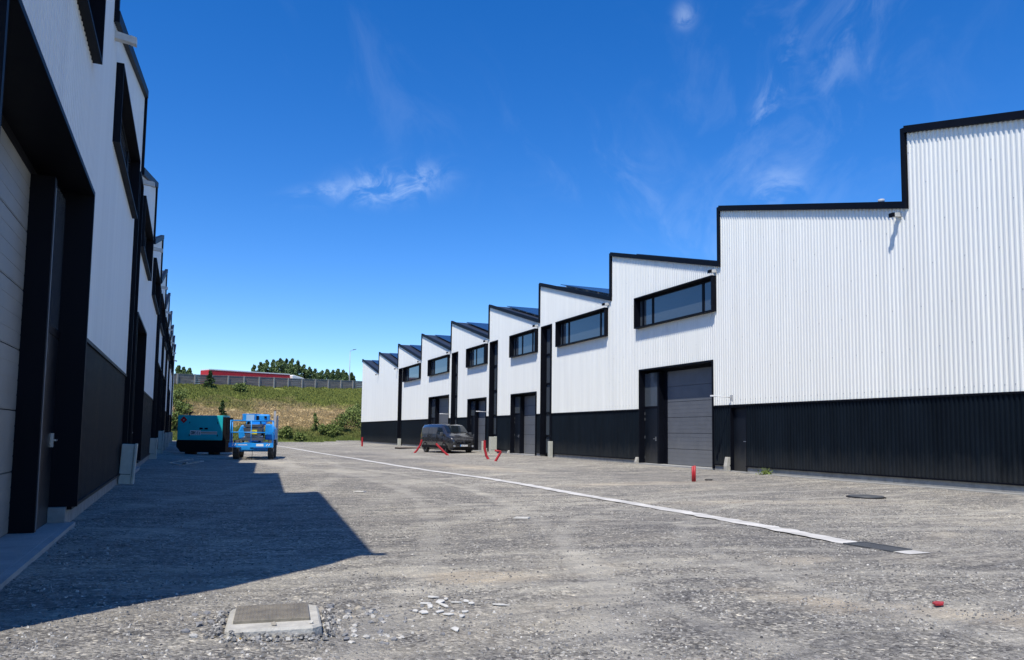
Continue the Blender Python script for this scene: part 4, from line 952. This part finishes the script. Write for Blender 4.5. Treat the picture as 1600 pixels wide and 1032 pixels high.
# ------------------------------------------------------------------ noise barrier
bar = empty('noise_barrier', (-1.5, 118, crestZ(-1.5)), math.atan2(0.537, 1.0), 'grey boarded noise barrier with pale posts along the top of the bank', 'fence')
Lb = 42.0; sp = 2.62
sl_z = math.tan(math.asin(0.034 / math.hypot(1, 0.537)))
pan = MB()
n = 0; u = -13.0
while u < Lb:
    z0 = sl_z * u - 0.1; z1 = z0 + 0.1 + 1.55
    for k in range(5):
        q0 = z0 + 0.1 + k * 0.31; pan.hexa([(u, -0.03, q0), (u + sp - 0.01, -0.03, q0 + sl_z * sp), (u + sp - 0.01, 0.03 + 0.01 * (k % 2), q0 + sl_z * sp), (u, 0.03 + 0.01 * (k % 2), q0),
                 (u, -0.03 - 0.012 * (k % 2), q0 + 0.295), (u + sp - 0.01, -0.03 - 0.012 * (k % 2), q0 + 0.295 + sl_z * sp), (u + sp - 0.01, 0.03, q0 + 0.295 + sl_z * sp), (u, 0.03, q0 + 0.295)])
    c = MB(); c.box((-0.1, -0.14, -0.3), (0.1, 0.10, 1.62)); c.build('post', 'post', bar, (u, 0, sl_z * u))
    u += sp
pan.build('boards', 'board', bar)
c = MB(); c.hexa([(-13, -0.07, -13 * sl_z + 1.565), (Lb, -0.07, Lb * sl_z + 1.565), (Lb, 0.07, Lb * sl_z + 1.565), (-13, 0.07, -13 * sl_z + 1.565), (-13, -0.07, -13 * sl_z + 1.61), (Lb, -0.07, Lb * sl_z + 1.61), (Lb, 0.07, Lb * sl_z + 1.61), (-13, 0.07, -13 * sl_z + 1.61)])
c.build('capping', 'post', bar)

# ------------------------------------------------------------------ truck on the motorway
tk = empty('lorry', (8.95, 133.0, 6.95), RAD(28), 'red curtain-sided lorry with a white cab passing behind the barrier', 'lorry')
tk.rotation_euler[1] = RAD(-0.8); LT = 14.8; x0 = -LT / 2
b = MB(); b.box((x0 + 0.08, -1.24, 1.2), (x0 + LT - 0.08, 1.24, 3.98)); b.build('curtain', 'redpaint', tk)
b = MB(); b.box((x0, -1.28, 3.98), (x0 + LT, 1.28, 4.14)); b.box((x0, -1.27, 1.0), (x0 + LT, 1.27, 1.197)); b.build('roof_rail', 'white_paint', tk)
for xe in (x0, x0 + LT - 0.078): b = MB(); b.box((xe, -1.275, 1.2), (xe + 0.078, 1.275, 3.978)); b.build('end_frame', 'redpaint', tk)
b = MB(); xc = x0 + LT + 0.5
b.prism([(xc, 0.9), (xc, 3.9), (xc + 0.25, 4.05), (xc + 1.1, 3.85), (xc + 2.1, 3.66), (xc + 2.75, 3.4), (xc + 3.0, 2.7), (xc + 3.05, 0.9)], 1, -1.2, 1.2)
cb = b.build('cab', 'white_paint', tk, bevel=0.12)
b = MB(); b.box((xc + 1.6, -1.215, 1.9), (xc + 2.5, -1.2, 2.7)); b.build('side_window', 'vglass', cb)
for xx in (x0 + 1.5, x0 + 2.9, x0 + 4.3, x0 + 12.5, xc + 1.6):
    b = MB(); b.tube([(xx, -1.2, 0.5), (xx, -0.9, 0.5)], 0.5, 16); b.tube([(xx, 0.9, 0.5), (xx, 1.2, 0.5)], 0.5, 16); b.build('wheel', 'tyre', tk)
b = MB(); b.box((x0 + 0.5, -0.4, 0.7), (xc + 2.5, 0.4, 0.995)); b.build('chassis', 'black', tk)

# lamp post on the motorway
lp = empty('street_lamp', (28.6, 148.0, 8.2), 0, 'tall thin street lamp beyond the barrier', 'street lamp')
b = MB(); b.tube([(0, 0, 0), (0, 0, 4), (0, 0, 8.7)], [0.11, 0.08, 0.05], 8); b.build('pole', 'galv', lp)
b = MB(); b.tube([(0, 0, 8.7), (0.25, -0.1, 8.95), (0.5, -0.2, 9.0)], 0.04, 6); b.build('arm', 'galv', lp)
b = MB(); b.hexa([(0.4, -0.32, 8.95), (1.05, -0.55, 9.12), (1.1, -0.3, 9.12), (0.45, -0.08, 8.95), (0.4, -0.32, 9.08), (1.05, -0.55, 9.2), (1.1, -0.3, 9.2), (0.45, -0.08, 9.08)]); b.build('lamp_head', 'greybox', lp)

# ------------------------------------------------------------------ generator
GY = -0.39
ge = empty('generator', (0.98, 46.6, 0.14), GY, 'teal generator set on a black skid parked in the shade by the left wall', 'generator')
w, d = 2.55, 1.15
b = MB(); b.box((-w / 2, -d / 2, 0.78), (w / 2 - 0.06, d / 2, 2.16)); bd = b.build('canopy', 'teal', ge, bevel=0.02)
b = MB(); b.box((w / 2 - 0.058, -d / 2 + 0.03, 0.80), (w / 2 + 0.12, d / 2 - 0.03, 2.06))
for k in range(9): b.box((w / 2 + 0.122, -d / 2 + 0.08, 0.9 + k * 0.12), (w / 2 + 0.15, d / 2 - 0.08, 0.955 + k * 0.12))
b.build('shaded_end', 'black', ge)  # black carries the shade of the end face, louvre slats included
b = MB(); b.prism([(-w / 2 - 0.02, 0.775), (-w / 2 - 0.02, 0.42), (-w / 2 + 0.22, 0.12), (w / 2 + 0.14, 0.12), (w / 2 + 0.14, 0.775)], 1, -d / 2 - 0.01, d / 2 + 0.01); b.build('fuel_tank', 'black', ge)
for xx in (-0.7, 0.6):
    b = MB(); b.box((xx - 0.15, -d / 2 + 0.1, -0.02), (xx + 0.15, d / 2 - 0.1, 0.12)); b.build('skid', 'black', ge)
b = MB(); b.tube([(-w / 2 + 0.42, 0, 2.1), (-w / 2 + 0.42, 0, 2.3), (-w / 2 + 0.56, 0, 2.36)], 0.05, 10); b.build('exhaust', 'black', ge)
y = -d / 2 - 0.004
for a_, c_ in ((-0.62, 0.18), (0.2, 0.98)):
    b = MB(); t = 0.008
    b.box((a_, y - 0.01, 0.86), (a_ + 0.77, y, 1.98)); dr = b.build('side_door', 'teal', ge, bevel=0.006)
    h = MB(); hx = a_ + 0.66 if a_ < 0 else a_ + 0.12
    h.box((hx - 0.09, y - 0.03, 1.38), (hx + 0.09, y - 0.011, 1.47)); h.build('handle', 'black', dr)
    for zz in (1.05, 1.75):
        h = MB(); hx = a_ + 0.02 if a_ < 0 else a_ + 0.75; h.box((hx - 0.02, y - 0.03, zz - 0.05), (hx + 0.02, y - 0.011, zz + 0.05)); h.build('hinge', 'black', dr)
# stripes and name plate
for z_, m_ in ((1.245, 'white_paint'), (1.19, 'orange'), (1.135, 'white_paint')):
    b = MB(); b.box((0.02, y - 0.017, z_ - 0.02), (0.93, y - 0.0125, z_ + 0.02)); b.build('stripe', m_, ge)
b = MB(); b.box((-0.56, y - 0.016, 1.06), (0.03, y - 0.0125, 1.32)); pl_ = b.build('name_plate', 'white_paint', ge)
b = MB()
for q0, q1, z0, z1 in ((-.52, -.49, 1.1, 1.28), (-.52, -.42, 1.1, 1.13), (-.52, -.42, 1.25, 1.28), (-.45, -.42, 1.1, 1.28), (-.40, -.37, 1.1, 1.28), (-.36, -.30, 1.18, 1.21), (-.35, -.32, 1.1, 1.28), (-.29, -.24, 1.1, 1.13), (-.29, -.24, 1.17, 1.2), (-.29, -.24, 1.25, 1.28),
                       (-.19, -.16, 1.1, 1.25), (-.19, -.10, 1.22, 1.25), (-.19, -.10, 1.1, 1.13), (-.07, -.04, 1.1, 1.25), (-.04, .0, 1.1, 1.13)):
    b.box((q0, y - 0.020, z0), (q1, y - 0.0165, z1))
b.build('lettering', 'black', pl_)
b = MB(); cx_, cz_, r_ = -w / 2 + 0.33, 1.9, 0.2
b.add([(cx_ - r_, y - 0.002, cz_), (cx_, y - 0.002, cz_ - r_), (cx_ + r_, y - 0.002, cz_), (cx_, y - 0.002, cz_ + r_), (cx_ - r_, y - 0.006, cz_), (cx_, y - 0.006, cz_ - r_), (cx_ + r_, y - 0.006, cz_), (cx_, y - 0.006, cz_ + r_)],
      [(0, 1, 2, 3), (7, 6, 5, 4), (0, 1, 5, 4), (1, 2, 6, 5), (2, 3, 7, 6), (3, 0, 4, 7)]); sg = b.build('hazard_diamond', 'red', ge)
b = MB(); b.box((cx_ - 0.035, y - 0.0095, cz_ - 0.03), (cx_ + 0.035, y - 0.0065, cz_ - 0.015)); b.prism([(cx_ - 0.02, cz_ - 0.01), (cx_ + 0.025, cz_ - 0.01), (cx_ + 0.01, cz_ + 0.04)], 1, y - 0.0095, y - 0.0065); b.build('flame_mark', 'white_paint', sg)

# ------------------------------------------------------------------ blue boom lift (basket towards the camera)
lf = empty('boom_lift', (3.12, 39.6, 0.11), -0.15, 'bright blue telescopic boom lift with its basket towards the viewer', 'boom lift'); lf.scale = (0.91, 1, 1.01)
def wheel(par, x, y, r, wd, rimm, axis='x'):
    b = MB(); N_ = 24
    prof_ = [(-wd / 2, r * 0.62), (-wd / 2, r * 0.92), (-wd * 0.36, r), (wd * 0.36, r), (wd / 2, r * 0.92), (wd / 2, r * 0.62)]
    vs = []
    for (o_, rr_) in prof_:
        vs += [(x + o_, y + math.cos(2 * math.pi * k / N_) * rr_, r + math.sin(2 * math.pi * k / N_) * rr_) for k in range(N_)]
    b.add(vs, [(j * N_ + k, j * N_ + (k + 1) % N_, (j + 1) * N_ + (k + 1) % N_, (j + 1) * N_ + k) for j in range(5) for k in range(N_)], True)
    for k in range(N_):
        if rimm == 'lightrim':
            a = 2 * math.pi * k / N_; c_, s_ = math.cos(a), math.sin(a)
            T = Matrix.Translation((x, y, r)) @ Matrix.Rotation(a, 4, 'X')
            b.box((-wd * 0.45, -0.02, r * 0.97), (wd * 0.45 * (0.2 if k % 2 else 1), 0.02, r * 1.03), T)
    w_ = b.build('wheel', 'tyre', par)
    c = MB(); c.tube([(x - wd * 0.40, y, r), (x + wd * 0.40, y, r)], r * 0.63, 20); c.tube([(x - wd * 0.47, y, r), (x + wd * 0.47, y, r)], r * 0.22, 10); c.build('rim', rimm, w_)
for xx in (-0.88, 0.88):
    for yy in (-0.1, 2.1): wheel(lf, xx, yy, 0.45, 0.30, 'lightrim')
b = MB(); b.box((-0.62, -0.35, 0.42), (0.62, 2.5, 0.78)); b.box((-0.72, -0.17, 0.36), (0.72, -0.03, 0.52)); b.box((-0.72, 2.03, 0.36), (0.72, 2.17, 0.52)); b.build('chassis', 'blue', lf, bevel=0.03)
b = MB(); b.prism([(-0.86, 0.95), (-0.90, 1.35), (-0.76, 1.62), (-0.50, 1.66), (-0.46, 0.95)], 1, 0.6, 2.7); b.build('engine_cowl', 'blue', lf, bevel=0.06)
b = MB(); b.prism([(0.50, 0.92), (0.52, 1.70), (0.78, 1.70), (1.0, 1.46), (1.04, 0.92)], 1, 0.3, 2.7); b.build('engine_cowl', 'blue', lf, bevel=0.06)
b = MB(); b.box((-0.3, 0.7, 0.8), (0.3, 2.4, 1.9)); b.build('turntable', 'blue', lf, bevel=0.04)
b = MB(); b.prism([(0.6, 1.62), (2.9, 1.85), (2.9, 2.22), (0.6, 2.12)], 0, -0.52, 0.52); b.build('counterweight', 'blue', lf, bevel=0.08)
b = MB(); b.box((-0.24, -0.6, 1.38), (0.24, 2.6, 1.68)); b.build('boom', 'blue', lf, bevel=0.02)
b = MB(); b.box((-0.44, -0.2, 0.95), (0.46, 0.55, 1.32)); b.box((-0.46, 0.5, 1.5), (-0.30, 1.6, 1.78)); b.build('recess_shade', 'black', lf)  # black boxes stand in for the shade under and beside the boom
b = MB()
for hx in (-0.36, -0.31, 0.33, 0.38): b.tube([(hx, 0.3, 1.0), (hx * 1.1, -0.3, 1.25), (hx, -0.55, 1.6), (hx * 0.8, -0.3, 1.9)], 0.018, 6)
b.build('hoses', 'black', lf)
b = MB(); b.box((-0.58, -0.62, 1.82), (0.10, -0.2, 2.16)); b.build('motor_cover', 'white_paint' if False else 'blue', lf, bevel=0.04)
b = MB(); b.box((-0.40, -0.66, 1.86), (0.0, -0.625, 2.12)); b.build('pale_panel', mat('pale_blue_panel', (0.35, 0.55, 0.75), 0.4), lf)
b = MB(); b.box((0.12, -0.6, 1.84), (0.22, -0.55, 2.08)); b.box((0.5, -0.6, 1.96), (0.62, -0.55, 2.06)); b.build('vent', 'black', lf)
b = MB(); b.box((0.05, -0.56, 1.8), (0.78, -0.1, 2.15)); b.build('hood', 'blue', lf, bevel=0.07)
b = MB(); b.box((-0.24, -0.95, 0.85), (0.24, -0.6, 1.6)); b.box((-0.1, -1.3, 0.5), (0.1, -0.6, 0.7)); b.build('jib', 'blue', lf, bevel=0.02)
# basket
bk = MB(); y0, y1 = -1.95, -1.15; xw = 1.02
bk.box((-xw - 0.03, y0, 0.62), (xw + 0.03, y1, 0.665)); bk.box((-xw - 0.06, y0 - 0.03, 0.60), (xw + 0.06, y0, 0.80)); flr = bk.build('basket_floor', 'blue', lf)
rl = MB(); R_ = 0.024
for zz in (1.28, 1.82):
    rl.tube([(-xw, y0, zz), (xw, y0, zz)], R_); rl.tube([(-xw, y1, zz), (xw, y1, zz)], R_)
    rl.tube([(-xw, y0, zz), (-xw, y1, zz)], R_); rl.tube([(xw, y0, zz), (xw, y1, zz)], R_)
for xx in (-xw, -0.02, xw):
    rl.tube([(xx, y0, 0.75), (xx, y0, 1.84)], R_)
for xx in (-xw, xw): rl.tube([(xx, y1, 0.66), (xx, y1, 1.84)], R_)
rl.tube([(-0.55, y1, 1.82), (-0.55, y1, 2.12), (0.3, y1, 2.14)], R_ * 0.8)
rl.build('guard_rail', 'blue', lf)
b = MB(); b.prism([(-0.42, 1.52), (0.42, 1.52), (0.52, 1.66), (-0.52, 1.66)], 1, y1 - 0.02, y1 + 0.18); b.prism([(-0.5, 1.5), (-0.38, 1.1), (0.38, 1.1), (0.5, 1.5)], 1, y1 - 0.0, y1 + 0.12); cb = b.build('control_box', 'greybox', lf, bevel=0.01)
b = MB(); b.box((-0.12, y1 - 0.03, 1.2), (0.20, y1 - 0.002, 1.4)); b.build('warning_label', 'yellow', cb)
b = MB(); b.box((-0.02, y1 - 0.035, 1.24), (0.02, y1 - 0.031, 1.36)); b.box((0.06, y1 - 0.035, 1.27), (0.12, y1 - 0.031, 1.33)); b.build('label_mark', 'black', cb)
b = MB(); b.box((-0.55, y1 + 0.02, 0.9), (0.55, y1 + 0.2, 1.04)); b.build('step_plate', 'greybox', lf)
b = MB(); b.tube([(-0.45, y1 + 0.1, 1.07), (-0.1, y1 + 0.12, 1.1), (0.3, y1 + 0.1, 1.07), (0.5, y1 + 0.1, 1.1)], 0.04, 7); b.build('cable_bundle', 'white_paint', lf)
b = MB(); b.box((-0.75, y0 - 0.035, 0.70), (-0.15, y0 - 0.0315, 0.705))
for k in range(8): b.box((-0.62 + k * 0.055, y0 - 0.035, 0.69), (-0.585 + k * 0.055, y0 - 0.031, 0.735))
b.build('lettering', 'white_paint', flr)
b = MB(); b.box((0.25, y0 - 0.036, 0.65), (0.6, y0 - 0.031, 0.76)); b.build('sticker', 'white_paint', flr)
for sx in (-1, 1):
    b = MB()
    for k in range(2):
        q = sx * 0.88 + k * 0.11 * -sx; b.prism([(q - 0.05, 0.66), (q - 0.01, 0.66), (q + 0.05, 0.76), (q + 0.01, 0.76)], 1, y0 - 0.037, y0 - 0.031)
    b.build('hazard_stripe', 'white_paint', flr)
b = MB(); b.tube([(0, -1.3, 0.6), (0.02, -1.3, 0.3), (0, -1.3, 0.02)], 0.012, 6); b.build('strap', 'black', lf)

# ------------------------------------------------------------------ van
vn = empty('van', (16.55, 50.4, 0.14), 0, 'dark grey panel van parked facing the viewer before the right hand row', 'van')
vn.rotation_euler.z = math.atan2(0.124, 0.993)          # model faces -Y
# sections along y (front = -2.5): (y, half width low, half width belt, half width roof, zbottom, zbelt, zroof)
sec = [(-2.52, .62, .66, .60, .32, .80, .86), (-2.44, .80, .84, .76, .24, .92, 1.00), (-2.25, .90, .92, .84, .22, 1.02, 1.14), (-1.95, .945, .95, .86, .22, 1.10, 1.24),
       (-1.62, .955, .955, .84, .22, 1.16, 1.36), (-1.30, .96, .96, .82, .22, 1.20, 1.62), (-0.98, .96, .96, .80, .22, 1.22, 1.84), (-0.70, .96, .96, .80, .22, 1.22, 1.91), (0.0, .96, .96, .81, .22, 1.22, 1.945),
       (1.2, .96, .96, .81, .22, 1.22, 1.95), (2.2, .96, .95, .80, .22, 1.22, 1.92), (2.44, .94, .93, .77, .26, 1.20, 1.84), (2.50, .88, .88, .70, .34, 1.15, 1.72)]
b = MB(); vs = []
for (y, a, c_, r_, z0, z1, z2) in sec:
    ring = [(a * 0.9, z0), (a, z0 + 0.16), (c_, (z0 + z1) / 2 + 0.1), (c_ * 0.985, z1), (r_ + (c_ - r_) * 0.30, z1 + (z2 - z1) * 0.72), (r_ * 0.93, z2 - 0.03), (r_ * 0.6, z2 + 0.01)]
    full = [(x, z) for x, z in ring] + [(-x, z) for x, z in ring[::-1]]
    vs += [(x, y, z) for x, z in full]
nn = 14; fs = []
for j in range(len(sec) - 1):
    for k in range(nn):
        fs.append((j * nn + k, j * nn + (k + 1) % nn, (j + 1) * nn + (k + 1) % nn, (j + 1) * nn + k))
fs += [tuple(range(nn))[::-1], tuple(range((len(sec) - 1) * nn, len(sec) * nn))]
b.add(vs, fs, True); body = b.build('body', 'van', vn, bevel=0.0)
def surf(y, zf):   # half width of the body at height fraction between belt(0) and roof(1)
    for s0, s1 in zip(sec, sec[1:]):
        if s0[0] <= y <= s1[0]:
            t = (y - s0[0]) / (s1[0] - s0[0]); q = [p + (r - p) * t for p, r in zip(s0, s1)]; break
    y_, a, c_, r_, z0, z1, z2 = q
    x0_, x1_ = c_ * 0.985, r_ + (c_ - r_) * 0.30
    return x0_ + (x1_ - x0_) * min(1, zf / 0.72), z1 + (z2 - z1) * zf
# windscreen laid 8 mm over the front slope
def scr(y, u):
    for s0, s1 in zip(sec, sec[1:]):
        if s0[0] <= y <= s1[0]:
            t = (y - s0[0]) / (s1[0] - s0[0]); q = [p + (r - p) * t for p, r in zip(s0, s1)]; break
    return (u * q[3] * 0.97, y - 0.012, q[6] + 0.022 - 0.035 * abs(u) ** 3)
b = MB(); g = [scr(y, u) for y in (-1.60, -1.45, -1.3, -1.14, -1.0) for u in (-0.93, -0.7, -0.35, 0, 0.35, 0.7, 0.93)]
b.add(g, [(j * 7 + i, j * 7 + i + 1, (j + 1) * 7 + i + 1, (j + 1) * 7 + i) for j in range(4) for i in range(6)], True); b.build('windscreen', 'vglass', vn, fix=False)
def sidewin(y0, y1, f0, f1, sx, name, m='vglass'):
    b = MB(); vs = []
    for (y, f) in ((y0[0], f0), (y1[0], f0), (y1[1], f1), (y0[1], f1)):
        x, z = surf(y, f); vs.append((sx * (x + 0.006), y, z))
    vs += [(p[0] - sx * 0.03, p[1], p[2]) for p in vs]
    b.hexa(vs); return b.build(name, m, vn)
for sx in (-1, 1):
    sidewin((-1.42, -1.0), (-0.42, -0.42), 0.06, 0.74, sx, 'side_window')
    sidewin((-0.36, -0.36), (-0.32, -0.32), 0.02, 0.72, sx, 'pillar_trim', 'black')
    sidewin((-0.25, -0.25), (1.05, 1.05), 0.10, 0.70, sx, 'recessed_panel', 'greybox')
    sidewin((1.15, 1.15), (2.25, 2.2), 0.10, 0.70, sx, 'recessed_panel', 'greybox')
    b = MB(); b.hexa([(sx * 0.93, -2.0, 0.34), (sx * 0.985, -2.0, 0.34), (sx * 0.985, 2.1, 0.34), (sx * 0.93, 2.1, 0.34), (sx * 0.93, -2.0, 0.52), (sx * 0.98, -2.0, 0.52), (sx * 0.98, 2.1, 0.52), (sx * 0.93, 2.1, 0.52)]); b.build('sill_moulding', 'black', vn, bevel=0.01)
    b = MB(); b.box((min(sx * 0.97, sx * 1.17), -1.40, 1.14), (max(sx * 0.97, sx * 1.17), -1.26, 1.40)); b.build('mirror', 'greybox', vn, bevel=0.04)
    b = MB(); b.hexa([(sx * 0.50, -2.475, 0.86), (sx * 0.86, -2.28, 0.88), (sx * 0.93, -1.98, 1.0), (sx * 0.55, -2.40, 0.95), (sx * 0.50, -2.42, 0.97), (sx * 0.84, -2.26, 1.02), (sx * 0.93, -1.96, 1.12), (sx * 0.55, -2.33, 1.02)]); b.build('headlight', 'lamp', vn, bevel=0.01)
    b = MB(); b.tube([(sx * 0.66, -2.53, 0.50), (sx * 0.66, -2.46, 0.50)], 0.07, 12); b.build('fog_lamp', 'lamp', vn)
    b = MB(); b.box((min(sx * 0.955, sx * 0.972), -0.36, 0.55), (max(sx * 0.955, sx * 0.972), -0.345, 1.2)); b.build('door_seam', 'black', vn)
    b = MB(); b.box((min(sx * 0.96, sx * 0.985), -0.56, 1.0), (max(sx * 0.96, sx * 0.985), -0.42, 1.04)); b.build('door_handle', 'black', vn)
    b = MB(); b.box((min(sx * 0.70, sx * 0.83), 2.49, 0.75), (max(sx * 0.70, sx * 0.83), 2.52, 1.15)); b.build('tail_light', 'red', vn)
    for yy in (-1.55, 1.55):
        wheel(vn, sx * 0.86, yy, 0.33, 0.22, 'rim')
        b = MB(); N_ = 20; pts_ = [(yy + math.cos(math.pi * k / N_) * 0.42, 0.30 + math.sin(math.pi * k / N_) * 0.42) for k in range(N_ + 1)]
        b.prism(pts_ + [(yy - 0.42, 0.2), (yy + 0.42, 0.2)], 0, *sorted((sx * 0.80, sx * 0.967))); b.build('wheel_arch', 'black', vn)
b = MB(); b.hexa([(-0.52, -2.548, 0.72), (0.52, -2.548, 0.72), (0.52, -2.44, 0.72), (-0.52, -2.44, 0.72), (-0.58, -2.50, 0.86), (0.58, -2.50, 0.86), (0.58, -2.40, 0.86), (-0.58, -2.40, 0.86)]); b.build('grille', 'black', vn)
for z_ in (0.765, 0.82):
    b = MB(); b.box((-0.5, -2.558, z_ - 0.008), (0.5, -2.53, z_ + 0.008)); b.build('grille_bar', 'chrome', vn)
b = MB()
for sx in (-1, 1):
    b.add([(0, -2.575, 0.90), (sx * 0.075, -2.575, 0.79), (sx * 0.04, -2.575, 0.79), (0, -2.575, 0.85)], [(0, 1, 2, 3)]); b.add([(0, -2.575, 0.68), (sx * 0.075, -2.575, 0.79), (sx * 0.04, -2.575, 0.79), (0, -2.575, 0.73)], [(0, 1, 2, 3)])
q = b.build('emblem', 'chrome', vn, fix=False); so = q.modifiers.new('thick', 'SOLIDIFY'); so.thickness = 0.015
b = MB(); b.hexa([(-0.84, -2.50, 0.24), (0.84, -2.50, 0.24), (0.88, -2.3, 0.24), (-0.88, -2.3, 0.24), (-0.70, -2.565, 0.44), (0.70, -2.565, 0.44), (0.86, -2.3, 0.44), (-0.86, -2.3, 0.44)]); b.build('bumper', 'black', vn, bevel=0.03)
b = MB(); b.box((-0.26, -2.585, 0.48), (0.26, -2.565, 0.59)); np_ = b.build('number_plate', 'white_paint', vn)
b = MB(); b.box((-0.27, -2.59, 0.475), (-0.225, -2.586, 0.595)); b.build('plate_band', 'blue', np_)
b = MB()
for k in range(7):
    q = -0.18 + k * 0.058
    if k in (2, 5): b.box((q, -2.5885, 0.53), (q + 0.02, -2.5855, 0.54)); continue
    b.box((q, -2.5885, 0.505), (q + 0.01, -2.5855, 0.565)); b.box((q + 0.01, -2.5885, 0.555), (q + 0.035, -2.5855, 0.565)); b.box((q + 0.01, -2.5885, 0.505 + 0.025 * (k % 2)), (q + 0.035, -2.5855, 0.515 + 0.025 * (k % 2)))
b.build('plate_marks', 'black', np_)
for sx in (-1, 1):
    b = MB(); b.tube([(sx * 0.1, -1.72, 1.335), (sx * 0.55, -1.60, 1.40)], 0.012, 6); b.build('wiper', 'black', vn)
